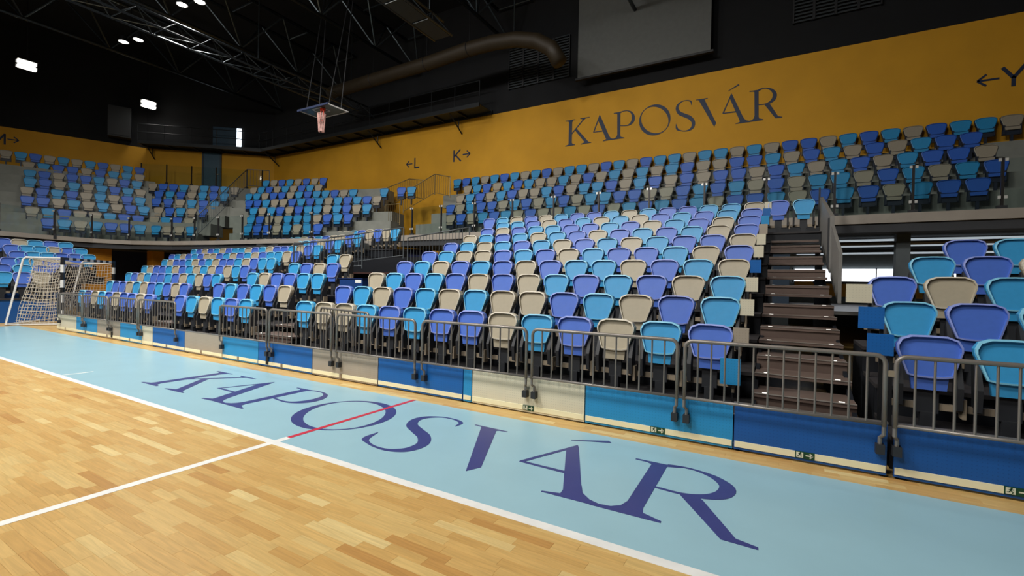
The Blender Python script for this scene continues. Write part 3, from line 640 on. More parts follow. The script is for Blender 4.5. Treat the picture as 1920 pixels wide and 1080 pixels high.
UPB = mirror([(0, .520), (.13, .523), (.175, .542), (.197, .62), (.238, .765), (.232, .815), (.196, .850), (.11, .867), (0, .87)])
UPF = [(x * 1.06, .69 + (z - .70) * 1.08) for x, z in UPB]
FRAME = mat('ink_blue_seat_frame', (18, 28, 44), 0.5)
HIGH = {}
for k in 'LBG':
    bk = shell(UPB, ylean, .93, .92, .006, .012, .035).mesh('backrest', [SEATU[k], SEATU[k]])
    n = len(UPF)
    mb = MB().add([(x, ylean(z) + .02, z) for x, z in UPF] + [(x, ylean(z) + .06, z) for x, z in UPF],
                  [tuple(range(n)), tuple(range(2 * n - 1, n - 1, -1))] + [(i, i + n, (i + 1) % n + n, (i + 1) % n) for i in range(n)])
    for s in (-.17, .17):
        mb.box(s - .02, s + .02, -.06, .06, .30, .56)
    mb.box(-.20, .20, -.03, .04, .28, .42).box(-.03, .03, -.02, .05, 0, .30)
    fr = mb.mesh('frame', FRAME) if k == 'L' else HIGH['L'][1][1]
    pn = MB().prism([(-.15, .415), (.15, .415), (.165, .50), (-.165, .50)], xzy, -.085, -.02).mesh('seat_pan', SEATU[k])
    HIGH[k] = [('backrest', bk), ('frame', fr), ('seat_pan', pn)]

SEATS = []   # kind, x, y, z, yaw, colour, label


def seat(kind, x, y, z, yaw, c, label):
    SEATS.append((kind, x, y, z, yaw, c, CNAME[c] + ' ' + label))


S = 0.55
X0 = 3.472
RY = lambda i: 2.994 + 0.893 * i
RZ = lambda i: 1.149 + 0.298 * i
RA = ['BLGBLGBBLBLGGL', 'LBGLBGGLGLBGLB', 'LGBLBLGBGBLBLG', 'GLBGLLBGBLBGLB', 'BGLBBLGBLBGGLB', 'GBBLGLBGLBLGLB', 'BGLBLBGBLGLBLG', 'BGBLGBLBBLLBGB',
      'BLBLBGLGLBGBLL', 'GLLBBLGLBBLGBGLB']
for i, r in enumerate(RA):
    for j, c in enumerate(r):
        seat('low', X0 - S * j, RY(i), RZ(i) - HS, 0, c, 'seat, %s row of the central stand, %s from the open stairs' % (ORD[i], ORD[j]))
for j, c in ((-1, 'B'), (-2, 'L')):
    seat('low', X0 - S * j, RY(9), RZ(9) - HS, 0, c, 'seat on the landing at the head of the open stairs')
RB = ['LBLGLB', 'GBLBLB', 'LLBBGL', 'BGBL', 'GL']
OB = [16.5, 16.55, 16.6, 17.65, 18.7]
for i, r in enumerate(RB):
    for j, c in enumerate(r):
        seat('low', X0 - S * (OB[i] + j * 0.99), RY(i), RZ(i) - HS - 0.03, 0, c,
             'seat, %s row of the small stepped block, %s from the central stand' % (ORD[i], ORD[j]))
RD = [('BLBLGB', -3.44), ('LBLGBL', -3.45), ('BGLBGL', -3.44), ('LBGB', -4.46), ('BL', -5.46)]
for i, (r, o) in enumerate(RD):
    for j, c in enumerate(r[:4]):
        seat('low', X0 - S * (o - j), RY(i) , RZ(i) - HS + .01, 0, c, 'seat, %s row before the lit concourse, %s from the open stairs' % (ORD[i], ORD[j]))
RC = [('BGBBGBLGBL', 24.33), ('BGBLBGLGBBL', 24.6), ('LBGLGBLBBLGBL', 24.8), ('BLGBGLGLBGLBBGL', 25.0), ('LLBGLBBGLBGLBBGL', 25.1), ('BGLLBGLBGLBGGBLBGLB', 25.15), ('LBGLBBGLBGLLBGLBGBL', 25.25),
      ('LBGBLLGBLGBLGBBLGLB', 25.2), ('LBGGBLBGLLBGLB', 25.1), ('LGBGBLGGLBLGLBGL', 23.1)]
for i, (r, o) in enumerate(RC):
    for j, c in enumerate(r):
        seat('low', X0 - S * (o + j * 0.86), RY(i), RZ(i) - HS - .05 - .012 * i, 0, c,
             'seat, %s row of the far stand, %s from the small block' % (ORD[i], ORD[j]))
RE = ['LBLGB', 'LBGLLB', 'LBBLLB', 'BGLB', 'BLB', 'GBL']
EX = [(-20.9, 2.79, 4.55), (-20.1, 2.85, 4.75), (-19.3, 2.82, 4.75), (-18.6, 2.46, 3.5), (-17.9, 2.1, 3.1), (-17.3, 2.0, 2.9)]
for i, r in enumerate(RE):
    x, ya, yb = EX[i]
    for j, c in enumerate(reversed(r)):
        seat('low', x, ya + (yb - ya) * j / (len(r) - 1), 2.86 - HS - .25 * i, math.pi / 2, c, 'seat behind the goal, %s row down, %s along the end stand' % (ORD[i], ORD[j]))

for i in (5, 4, 3, 2, 1):
    for j, c in enumerate(ROWS_U[i]):
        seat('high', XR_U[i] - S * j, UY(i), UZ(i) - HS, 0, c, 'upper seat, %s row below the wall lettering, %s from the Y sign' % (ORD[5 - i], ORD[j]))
for nm, rows in (('end', END), ('corner', COR), ('angled', LBL)):
    for i, (z, a, b, cs) in enumerate(rows):
        yaw = math.atan2(b[1] - a[1], b[0] - a[0])
        for j, c in enumerate(cs):
            t = j / (len(cs) - 1)
            seat('high', a[0] + (b[0] - a[0]) * t, a[1] + (b[1] - a[1]) * t, z - HS, yaw, c,
                 'upper seat, %s block, %s row below the wall, %s along' % (nm, ORD[i], ORD[j]))
for x, y, z, c, t in ((-13.0, 14.1, 5.29, 'L', 'seat left alone before the gabled railing'), (-12.05, 14.3, 5.29, 'B', 'seat behind the gabled railing'), (-11.5, 14.4, 5.29, 'L', 'seat against the gabled railing post')):
    seat('high', x, y, z, 0.24, c, t)

GRP = {'low': 'seats of the lower stands', 'high': 'seats of the upper tier'}
for kind, lib, nm in (('low', LOW, 'stand_seat'), ('high', HIGH, 'tier_seat')):
    S_ = [s for s in SEATS if s[0] == kind]
    S_.sort(key=lambda s: (Vector(s[1:4]) - CAM).length)
    for (k, x, y, z, yaw, c, lab) in S_[:300]:
        o = setp(empty(nm, (x, y, z), yaw), lab, 'seat', GRP[kind])
        for pn, me in lib[c]:
            inst(pn, me, o)
    # the farthest few: one joined mass
    mb = MB()
    mats = []
    for c in 'LBG':
        mats += [SEATM[c] if kind == 'low' else SEATU[c]]
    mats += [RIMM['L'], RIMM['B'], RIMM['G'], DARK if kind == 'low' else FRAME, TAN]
    for (k, x, y, z, yaw, c, lab) in S_[300:]:
        ca, sa_ = math.cos(yaw), math.sin(yaw)
        for pn, me in lib[c]:
            vs = [(x + v.co.x * ca - v.co.y * sa_, y + v.co.x * sa_ + v.co.y * ca, z + v.co.z) for v in me.vertices]
            ci = 'LBG'.index(c)
            for p in me.polygons:
                pass
            n = len(mb.v)
            mb.v += vs
            for p in me.polygons:
                mb.f.append(tuple(i + n for i in p.vertices))
                if pn in ('arm', 'frame'): mi = 6
                elif pn == 'mount': mi = 7 if p.material_index == 0 else 6
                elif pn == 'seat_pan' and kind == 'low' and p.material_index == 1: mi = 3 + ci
                else: mi = ci
                mb.mi.append(mi)
    if mb.v:
        lab = 'remaining tiny seats at the far end of the %s' % ('lower stands' if kind == 'low' else 'upper tier')
        setp(mb.build('distant_%s_mass' % nm, mats), lab, 'seating', kind='stuff')

# ================================================================== TELESCOPIC STANDS
PANEL = {'L': perforated('perforated_sheet_light_blue', (38, 146, 206)), 'B': perforated('perforated_sheet_blue', (16, 98, 176)), 'D': perforated('perforated_sheet_deep_blue', (20, 86, 162)),
         'G': perforated('perforated_sheet_greige', (168, 156, 140)), 'C': perforated('perforated_sheet_cream', (220, 214, 190))}
RISER = mat('black_riser', (12, 16, 24), 0.6)
RAILM = mat('dark_seat_rail', (50, 52, 54), 0.5, 0.3)


def stand(label, blocks, dz=0.0):
    t = setp(empty('telescopic_stand', (blocks[0][0], RY(0), 0)), label, 'stand')
    bx, by = blocks[0][0], RY(0)
    for i, xa, xb in [(k, b[0], b[1]) for k, b in enumerate(blocks)]:
        y, z = RY(i), RZ(i) - HS + (dz(i) if callable(dz) else dz)
        MB().box(xa - bx, xb - bx, y - .50 - by, y + .40 - by, z - .04, z).build('deck', DECK, t)
        MB().box(xa - bx, xb - bx, y - .46 - by, y - .42 - by, max(0.0, z - .31), z - .045).build('riser', RISER, t)
        for q in (xa, xb):
            s = .02 if q == xb else -.02
            MB().box(min(q, q - s) - bx, max(q, q - s) - bx, y - .44 - by, y + .40 - by, 0, z - .045).build('side_frame', RISER, t)
    return t


XA, XB = X0 - 13.6 * S, X0 + .42
st = stand('wide central telescopic stand of ten brown decks', [(XA, XB)] * 9 + [(X0 - 16.0 * S, X0 + 1.45)])
for i, c in enumerate('GCCBCCGLBC'):
    MB().box(3.705 - XA, 3.865 - XA, RY(i) - .01 - RY(0), RY(i) + .02 - RY(0), RZ(i) - .225, RZ(i) - .02).build('end_panel', PANEL[c], st)
    MB().box(3.70 - XA, 3.72 - XA, RY(i) + .02 - RY(0), RY(i) + .05 - RY(0), RZ(i) - HS, RZ(i) - .04).build('panel_post', BLACK, st)
MB().box(3.60 - XA, 3.80 - XA, -.16, -.13, .52, .80).build('end_panel', PANEL['L'], st)
ob = lambda i: (X0 - S * (OB[i] + (len(RB[i]) - 1) * .99) - .36, X0 - S * OB[i] + .36)
sb = stand('small stepped telescopic stand between two stairways', [ob(i) for i in range(5)], -.03)
stand('far telescopic stand with slanting end', [(X0 - S * (o + (len(r) - 1) * .86) - .35, X0 - S * o + .35) for r, o in RC], lambda i: -.05 - .012 * i)
sd = stand('stepped telescopic stand before the lit concourse', [(X0 - S * o - .34, X0 - S * (o - 4) + .6 if i < 3 else X0 - S * (o - 3) + .4) for i, (r, o) in enumerate(RD)], .01)
xd = X0 - S * RD[0][1] - .34
for x0_, x1_, i, z0_, z1_, c in ((4.80, 5.04, 1, 1.43, 1.64, 'C'), (4.82, 5.02, 0, 1.20, 1.41, 'B'), (4.88, 5.08, 0, .96, 1.16, 'B')):
    yy = RY(i) - RY(0) - (.06 if z0_ > 1 else .16)
    MB().box(x0_ - xd, x1_ - xd, yy, yy + .03, z0_, z1_).build('end_panel', PANEL[c], sd)
    MB().box(x1_ - xd - .03, x1_ - xd, yy + .03, yy + .06, RZ(i) - HS, z1_ - .02).build('panel_post', BLACK, sd)
# end stand behind the goal
te = setp(empty('telescopic_stand', (-17.3, 2.5, 0)), 'dark telescopic end stand behind the goal', 'stand')
for i, (x, ya, yb) in enumerate(EX):
    z = 2.86 - HS - .25 * i
    MB().box(x - .38 + 17.3, x + .42 + 17.3, ya - 3.0 - 2.5, yb + .4 - 2.5, z - .04, z).build('deck', DECK, te)
    MB().box(x + .34 + 17.3, x + .38 + 17.3, ya - 3.0 - 2.5, yb + .4 - 2.5, 0 if i == 5 else z - .29, z - .045).build('riser', PANEL['D'] if i > 3 else RISER, te)


# ================================================================== STAIRWAYS
TREAD = mat('worn_brown_tread', (104, 88, 80), 0.45, 0, 0.08, 5)
STUD = mat('step_marker', (240, 240, 235), 0.3, emit=((250, 245, 235), 1.2))  # small white plates; the glow stands in for light they reflect


def stairs(label, x0, x1, rows, first_extra=0.0):
    t = setp(empty('stairway', (x0, RY(0), 0)), label, 'stairs')
    for i in range(rows):
        for h in ((1,) if i == 0 else (0, 1)):
            y = RY(i) - .50 - .4465 * (1 - h)
            z = RZ(i) - HS - (.149 if h == 0 else 0)
            e = .14 if (i == 0) else 0.0
            s = MB().box(-e, x1 - x0 + e, y - RY(0), y + .50 - RY(0), z - .035, z).build('step', TREAD, t)
            MB().box(-e, x1 - x0 + e, y - RY(0) - .006, y + .03 - RY(0), z, z + .006).build('nosing', mat('grey_nosing', (150, 142, 134), 0.35, 0.2), s)
            if h == 0:
                MB().box(-e, x1 - x0 + e, y + .02 - RY(0), y + .05 - RY(0), z - .15, z - .035).build('step_riser', BROWN, s)
            for q in (.12, x1 - x0 - .12):
                MB().box(q - .025, q + .025, y + .05 - RY(0), y + .075 - RY(0), z, z + .008).build('step_marker', STUD, s)
    for q in (0.02, x1 - x0 - .02):
        MB().add([(q - .02, -.5, 0), (q + .02, -.5, 0), (q + .02, rows * .893 - .9, 0), (q - .02, rows * .893 - .9, 0),
                  (q - .02, -.5, .22), (q + .02, -.5, .22), (q + .02, rows * .893 - .9, rows * .298 - .12), (q - .02, rows * .893 - .9, rows * .298 - .12)],
                 [(0, 3, 2, 1), (4, 5, 6, 7), (0, 1, 5, 4), (1, 2, 6, 5), (2, 3, 7, 6), (3, 0, 4, 7)]).build('stringer', RISER, t)
    return t


stairs('open brown stairs rising between the central stand and the lit concourse', 3.91, 4.83, 9)
stairs('brown stairs between the central stand and the small stepped block', X0 - S * 16.5 + .42, X0 - S * 13 - .36, 3)
stairs('brown stairs between the small stepped block and the far stand', X0 - S * 24.3 + .38, X0 - S * 21.5 - .40, 7)

# grey parapet beside the head of the open stairs
GREYP = mat('grey_parapet_sheet', (128, 126, 122), 0.5)
pp = setp(MB().prism([(8.2, 1.9), (11.6, 2.9), (11.6, 3.95), (8.2, 3.0)], lambda a, b, d: (d, a, b), 4.93, 5.0).build('stair_parapet', GREYP), 'grey sheet parapet beside the head of the open stairs', 'parapet')
setp(MB().prism([(6.6, 1.35), (8.1, 1.8), (8.1, 2.8), (6.6, 2.2)], lambda a, b, d: (d, a, b), 4.95, 5.0).build('stair_parapet', GREYP), 'short grey sheet parapet halfway up the open stairs', 'parapet')
for o, y0, y1 in ((pp, 8.3, 11.5),):
    for yy in (y0, y1):
        MB().box(4.90, 4.94, yy - .03, yy + .03, RZ(int((yy - 2.5) / .893)) - HS - .1, RZ(int((yy - 2.5) / .893)) - HS + .9).build('parapet_post', DARK, o)

# ================================================================== PERIMETER BOARDS
STRIP = mat('pale_luminous_strip', (246, 242, 206), 0.5, 0, 0.02)
GREEN = mat('exit_green', (16, 70, 44), 0.5)
SIGNW = mat('exit_white', (222, 226, 206), 0.5)
ED = [-13.546, -12.169, -10.84, -9.53, -8.415, -7.903, -6.519, -5.108, -3.944, -2.456, -0.963, 0.58, 0.721, 2.272, 3.791, 4.965]
CO = 'CLGLCBGLBGBLCLD'
BN = {'C': 'cream', 'L': 'light blue', 'B': 'blue', 'G': 'greige', 'D': 'deep blue'}
BL = ['cream board at the goal end of the perimeter', 'light blue board, the one closest to the goal', 'greige board between two light blue boards near the goal', 'light blue board before the narrow cream board',
      'narrow cream board among the far boards', 'blue board beside the narrow cream board', 'greige board beyond the far end of the floor lettering', 'light blue board beside the first floor letter', 'blue board joined to a light blue board above the letter A',
      'greige board before the floor letter P', 'blue board where the red floor line ends', 'very narrow light blue board beside the cream board', 'wide cream board with an exit sign', 'wide light blue board with an exit sign',
      'wide deep blue board below the open stairs', 'deep blue board past the gap at the stairs']
EDS = [(ED[k], ED[k + 1]) for k in range(15)] + [(5.0, 7.6)]
CO += 'D'
YB = 2.255


def exit_sign(x, z, parent, bx):
    o = MB().box(x - .075 - bx, x + .075 - bx, -.008, 0, z - .03, z + .03).build('exit_sign', GREEN, parent)
    fn = lambda a, b, d: (x - bx + a, -.008 - d, z + b)
    MB().prism(rect(-.066, -.012, -.024, .024), fn, 0, .002).build('pictogram_field', SIGNW, o)
    mb = MB()
    for p, q, wd in (((-.040, .004), (-.036, .018), .009), ((-.040, .004), (-.026, -.008), .006), ((-.026, -.008), (-.030, -.020), .005), ((-.040, .002), (-.050, -.010), .006), ((-.050, -.010), (-.060, -.010), .005), ((-.050, .010), (-.024, .010), .005)):
        mb.prism(bar_poly(p, q, wd), fn, .002, .003)
    mb.prism([(-.034 + .006 * math.cos(t), .0205 + .005 * math.sin(t)) for t in [k * math.pi / 4 for k in range(8)]], fn, .002, .003)
    mb.build('running_figure', GREEN, o)
    mb = MB()
    for p, q in (((.006, 0), (.06, 0)), ((.06, 0), (.038, .02)), ((.06, 0), (.038, -.02))):
        mb.prism(bar_poly(p, q, .011), fn, 0, .002)
    mb.build('exit_arrow', SIGNW, o)


for k, (a, b) in enumerate(EDS):
    c = CO[k]
    H = .43 if k < 14 else .445
    o = setp(empty('perimeter_board', (a, YB, 0)), BL[k], 'board', 'perimeter boards in front of the stands')
    L = b - a
    MB().box(.006, L - .006, 0, .03, .018, H).build('panel', PANEL[c], o)
    MB().box(.0, L, .0, .05, H, H + .018).build('top_rail', STEEL, o)
    MB().box(.02, .05, .03, .10, 0, H).box(L - .05, L - .02, .03, .10, 0, H).build('support', BLACK, o)
    segs = [(.012, L - .012)]
    if k < 10 and L > .9: segs = [(.012, L * .46 - .03), (L * .46 + .03, L - .012)]
    for s0, s1 in segs:
        MB().box(s0, s1, -.006, 0, .040, .098).build('luminous_strip', STRIP, o)
    if len(segs) == 2:
        MB().box(L * .46 - .022, L * .46 + .022, -.012, 0, .036, .10).build('strip_clip', TAN, o)
    sx = {12: 1.556, 13: 3.079, 14: 4.378, 15: 5.741}.get(k)
    if sx: exit_sign(sx, .07, o, a)
    if k in (2, 8):
        MB().box(L * (.65 if k == 2 else .17), L * (.65 if k == 2 else .17) + .06, -.02, 0, .05, .19).build('latch', BLACK, o)

# ================================================================== CROWD RAILINGS on the boards
RY0 = 2.19


def railing(x0, x1, y, z0, zt, label, group='steel railings along the boards', n=None, rz=0.0, feet=True, tilt=0.0):
    L = x1 - x0
    o = setp(empty('crowd_railing', (x0, y, 0), rz), label, 'railing', group)
    r = .019
    arc = lambda cx, cz, a0, a1: [(cx + .07 * math.cos(t), 0, cz + .07 * math.sin(t)) for t in [a0 + (a1 - a0) * k / 4 for k in range(5)]]
    path = [(r, 0, z0)] + arc(r + .07, zt - .07, math.pi, math.pi / 2) + arc(L - r - .07, zt - .07, math.pi / 2, 0) + [(L - r, 0, z0)]
    MB().tube(path, r, 8).build('frame', STEEL, o, smooth=True)
    MB().tube([(r, 0, z0 + .02), (L - r, 0, z0 + .02)], .015, 8).build('bottom_rail', STEEL, o, smooth=True)
    n = n or max(3, int(round(L / .125)))
    for k in range(1, n):
        x = r + (L - 2 * r) * k / n
        MB().tube([(x, 0, z0 + .02), (x, 0, zt - .005)], .0095, 6).build('bar', STEEL, o)
    if feet:
        for x, s in ((r, 1), (L - r, -1)):
            f = MB().tube([(x, 0, z0 + .03), (x, 0, z0 - .07), (x + s * .02, .03, z0 - .10), (x + s * .02, .03, z0 - .16)], .016, 8).build('clamp_leg', STEEL, o)
            MB().box(x + s * .02 - .03, x + s * .02 + .03, -.005, .06, z0 - .235, z0 - .155).build('clamp_block', DARK, f)
    return o


RX = [(4.978, 6.58, 'steel railing section past the gap at the stairs'), (3.325, 4.945, 'steel railing section before the open stairs'), (1.605, 3.29, 'steel railing section above the wide cream board'),
      (-.09, 1.565, 'steel railing section beyond the end of the red line'), (-1.815, -.18, 'steel railing section overlapped by a slanted one'), (-3.54, -1.905, 'steel railing section before the stairs by the small block'),
      (-5.11, -3.585, 'steel railing section at the edge of the open gap'), (-8.42, -6.76, 'steel railing section across the gap toward the goal'), (-10.0, -8.46, 'steel railing section above the narrow cream board'),
      (-11.55, -10.04, 'second steel railing section from the goal'), (-13.3, -11.6, 'steel railing section nearest to the goal net')]
for x0_, x1_, lab in RX:
    railing(x0_, x1_, RY0, .44, 1.03, lab)
for z in (.86,):
    for a, b in ((RX[1][1], RX[0][0]),):
        setp(MB().box(a - .03, b + .03, RY0 - .012, RY0 + .012, z, z + .05).build('coupling_plate', TAN), 'tan coupling plate joining the two railings at the stairs', 'coupling')
railing(-3.05, -1.3, 2.85, .29, 1.06, 'slanted steel railing standing behind the front row railing', rz=math.radians(-14), feet=False, n=13)
# side railing at the goal end
_cr = railing(0, 1.5, 2.25, .03, 1.03, 'steel railing section turning the corner at the goal', rz=0, feet=False)
_cr.location = (-13.55, 2.3, 0)
_cr.rotation_euler = (0, 0, math.pi / 2)


# ================================================================== GLASS BALUSTRADE of the upper tier
POSTM = mat('dark_bronze_post', (52, 50, 48), 0.4, 0.4)
CLIP = mat('polished_clip', (225, 225, 220), 0.25, 0.3)


def balustrade(label, pts, z0, z1, clips=True):
    o = setp(empty('glass_balustrade', (pts[0][0], pts[0][1], 0)), label, 'balustrade')
    b = Vector((pts[0][0], pts[0][1], 0))
    for i, p in enumerate(pts):
        q = Vector((p[0], p[1], 0)) - b
        po = MB().box(q.x - .025, q.x + .025, q.y - .03, q.y + .03, z0 - .12, z1).build('post', POSTM, o)
        MB().box(q.x - .09, q.x + .09, q.y - .05, q.y + .05, z0 - .14, z0 + .08).build('base_bracket', DARK, po)
        if clips:
            for z in (z0 + .24, z1 - .09):
                MB().box(q.x - .085, q.x - .03, q.y - .05, q.y - .03, z, z + .07).box(q.x + .03, q.x + .085, q.y - .05, q.y - .03, z, z + .07).build('clip', CLIP, po)
        if i + 1 < len(pts):
            e = Vector((pts[i + 1][0], pts[i + 1][1], 0)) - b
            d = (e - q); L = d.length; d.normalize(); c = (q + e) / 2
            MB().obox((c.x, c.y), (d.x, d.y), None, (L / 2 - .05, .006), z0, z1 - .03).build('pane', GLASS, o)
    return o


balustrade('glass balustrade on the slab below the wall lettering', [(x, 12.62) for x in (10.25, 8.585, 6.96, 5.32, 3.69, 2.02, .35, -1.36, -3.06, -4.78, -6.53, -8.2, -9.8)], 3.57, 4.78)
balustrade('glass balustrade curving along the far upper tier', [(-22.15, 1.0), (-22.35, 3.0), (-22.68, 4.7), (-22.85, 6.0), (-22.35, 7.2), (-20.5, 8.15), (-19.1, 8.45), (-17.7, 8.75), (-16.1, 8.9), (-14.4, 9.05), (-12.3, 9.5)], 3.2, 4.3)
dl = Vector((P2[0] - P1[0], P2[1] - P1[1], 0)).normalized()
cp = [(P1[0] + dl.x * t + dl.y * 1.1, P1[1] + dl.y * t - dl.x * 1.1) for t in (.3, 1.7, 3.1, 4.5, 6.3, 7.2)]
balustrade('glass balustrade on the corner landing by the door', cp, 7.35, 8.55, False)
lan = MB().obox(((cp[0][0] + cp[-1][0]) / 2 - dl.y * .55, (cp[0][1] + cp[-1][1]) / 2 + dl.x * .55), (dl.x, dl.y), None, (4.2, .75), 6.3, 7.3).build('corner_landing', CONC)
setp(lan, 'concrete landing before the corner door', kind='structure')

# ================================================================== HANDRAILS with bars
def bar_rail(label, a, b, h, gap=.14, m=None, r=.022, post=True, rb=.009):
    """sloping or level handrail from foot a to foot b, height h"""
    m = m or STEEL
    a, b = Vector(a), Vector(b)
    o = setp(empty('handrail', a), label, 'handrail')
    d = b - a
    up = Vector((0, 0, h))
    MB().tube([up, d + up], r, 8).build('top_rail', m, o, smooth=True)
    MB().tube([Vector((0, 0, .1)), d + Vector((0, 0, .1))], r * .7, 6).build('bottom_rail', m, o)
    MB().tube([Vector((0, 0, 0)), up], r, 8).build('post', m, o)
    MB().tube([d, d + up], r, 8).build('post', m, o)
    n = max(2, int(d.length / gap))
    for k in range(1, n):
        q = d * (k / n)
        MB().tube([q + Vector((0, 0, .1)), q + up], rb, 5).build('bar', m, o)
    return o


GREYR = mat('slate_grey_rail', (86, 92, 96), 0.4, 0.3)
BRONZE = mat('bronze_handrail', (120, 104, 70), 0.4, 0.3)
bar_rail('sloping handrail of the corner stairs in the upper tier', (-21.2, 9.6, 3.6), (-23.2, 13.2, 6.9), 1.05, .16, GREYR)
bar_rail('level handrail at the head of the corner stairs', (-23.2, 13.2, 6.9), (-22.3, 14.0, 6.9), 1.05, .16, GREYR)
bar_rail('gabled railing slope below the L sign', (-13.3, 14.6, 5.3), (-12.3, 15.1, 5.75), 1.0, .11, BRONZE)
bar_rail('gabled railing level part below the L sign', (-12.3, 15.1, 5.75), (-11.2, 14.9, 5.55), 1.0, .11, BRONZE)
bar_rail('gabled railing slope below the K sign', (-12.0, 14.4, 4.9), (-10.55, 15.0, 5.8), 1.0, .11, BRONZE)
bar_rail('gabled railing level part below the K sign', (-10.55, 15.0, 5.8), (-9.7, 15.1, 5.6), 1.0, .11, BRONZE)
bar_rail('lower railing panel on the steps below the gabled railings', (-11.7, 12.9, 4.1), (-10.8, 12.9, 4.1), .95, .11, BRONZE)
# vomitory beside the central stand
bar_rail('dark handrail of the vomitory, descending from the tenth row', (-7.05, 9.2, 2.35), (-9.9, 8.4, 2.0), 1.05, .13, GREYR)
bar_rail('handrail above the vomitory stairs beside the central stand', (-6.95, 9.3, 2.0), (-4.6, 9.6, 2.3), 1.05, .12, GREYR)
bar_rail('lower handrail of the vomitory behind the small block', (-10.1, 7.2, 1.75), (-7.6, 7.9, 1.95), 1.0, .13, GREYR)
VOM = mat('dark_red_brown_step', (72, 48, 44), 0.5)
vo = setp(empty('vomitory_stairway', (-8.5, 6, 0)), 'dark red brown stairway leading down behind the small block', 'stairs')
for k in range(6):
    MB().box(-1.6, 1.5, .3 + .45 * k, .8 + .45 * k, .55 + .25 * k, .6 + .25 * k).build('step', VOM, vo)
    MB().box(-1.6, 1.5, .76 + .45 * k, .8 + .45 * k, .3 + .25 * k, .55 + .25 * k).build('step_riser', RISER, vo)
MB().box(-1.7, -1.62, .2, 3.2, 0, 1.5).build('side_wall', RISER, vo)
MB().box(1.52, 1.6, .2, 3.2, 0, 1.5).build('side_wall', RISER, vo)
MB().box(-1.7, 2.2, 3.4, 3.5, 0, 2.4).build('back_panel', RISER, vo)
bxo = setp(MB().box(-5.87, -5.02, 5.6, 6.0, .9, 1.60).build('equipment_box', mat('deep_blue_box', (20, 58, 120), 0.5)), 'deep blue box with a white label behind the stepped block', 'box')
MB().box(-5.28, -5.06, 5.592, 5.6, 1.50, 1.58).build('label_plate', WHITE, bxo)
MB().box(-5.9, -5.0, 5.58, 6.02, 1.60, 1.62).build('lid', mat('deep_blue_lid', (14, 40, 90), 0.5), bxo)
MB().box(-5.8, -5.7, 5.65, 5.95, 0, .9).box(-5.2, -5.1, 5.65, 5.95, 0, .9).build('leg', BLACK, bxo)

# ================================================================== HANDBALL GOAL
th = math.radians(138)
gx = Vector((math.cos(th), math.sin(th), 0)); gy = Vector((-math.sin(th), math.cos(th), 0))   # along the mouth / to the rear
N0 = Vector((-14.9, 2.75, 0))
goal = setp(empty('handball_goal', N0), 'handball goal with black and white striped posts and a white net', 'goal')
BARB = mat('goal_black', (16, 18, 24), 0.4); BARW = mat('goal_white', (226, 226, 224), 0.4)
NETM = mat('goal_net_cord', (206, 198, 184), 0.8)
gp = lambda a, b, z: gx * a + gy * b + Vector((0, 0, z))


def striped(name, a, b, n, start):
    mb = MB()
    d = (b - a); L = d.length
    w_ = .04
    for k in range(n):
        p, q = a + d * (k / n), a + d * ((k + 1) / n)
        m_ = (k + start) % 2
        if abs(d.z) > .1:
            mb.obox(((p.x + q.x) / 2, (p.y + q.y) / 2), (gx.x, gx.y), None, (w_, w_), min(p.z, q.z), max(p.z, q.z), m_)
        else:
            c = (p + q) / 2
            mb.obox((c.x, c.y), (gx.x, gx.y), None, (L / n / 2, w_), c.z - w_, c.z + w_, m_)
    return mb.build(name, [BARB, BARW], goal)


striped('post', gp(0, 0, 0), gp(0, 0, 2.08), 9, 0)
striped('post', gp(3.08, 0, 0), gp(3.08, 0, 2.08), 9, 0)
striped('crossbar', gp(.04, 0, 2.04), gp(3.04, 0, 2.04), 15, 0)
DT, DBm = .95, 1.35
for a in (0, 3.08):
    MB().tube([gp(a, .04, 2.05), gp(a, DT - .06, 2.05), gp(a, DT, 1.99), gp(a, DBm, .03), gp(a, .04, .03)], .03, 8).build('side_frame', BARW, goal, smooth=True)
MB().tube([gp(0, DBm, .03), gp(3.08, DBm, .03)], .03, 8).build('rear_ground_bar', BARW, goal)
mb = MB()
rr = .0065


def net_line(pts):
    mb.tube(pts, rr, 4)


dep = lambda z: DT + (DBm - DT) * (1 - z / 2.0)
sag = lambda t: -.05 * math.sin(math.pi * t)
for a in (0, 3.08):
    ins = .05 if a == 0 else -.05
    for k in range(20):
        z = .05 + 1.9 * k / 19
        net_line([gp(a + ins * math.sin(math.pi * t), .05 + (dep(z) - .28) * t, z + sag(t) * (1 + .5 * math.sin(k))) for t in (0, .2, .4, .6, .8, 1)])
    for k in range(9):
        t = (k + .5) / 9
        net_line([gp(a + ins * math.sin(math.pi * t), .05 + (dep(z) - .28) * t, z + sag(t)) for z in (.05, .5, 1.0, 1.5, 1.95)])
for k in range(20):
    z = .05 + 1.9 * k / 19
    net_line([gp(3.08 * t, dep(z) - .25 + .05 * math.sin(9 * t + k), z + 1.6 * sag(t)) for t in (0, .125, .25, .375, .5, .625, .75, .875, 1)])
for k in range(26):
    t = k / 25
    net_line([gp(3.08 * t, dep(z) - .25 + .05 * math.sin(9 * t + z * 3), z + 1.6 * sag(t)) for z in (.05, .5, 1.0, 1.5, 1.95)])
for k in range(8):
    b = .05 + .62 * k / 7
    net_line([gp(3.08 * t, b, 2.0 + 1.8 * sag(t)) for t in (0, .25, .5, .75, 1)])
for k in range(26):
    t = k / 25
    net_line([gp(3.08 * t, b, 2.0 + 1.8 * sag(t)) for b in (.05, .35, .68)])
mb.build('net', NETM, goal)

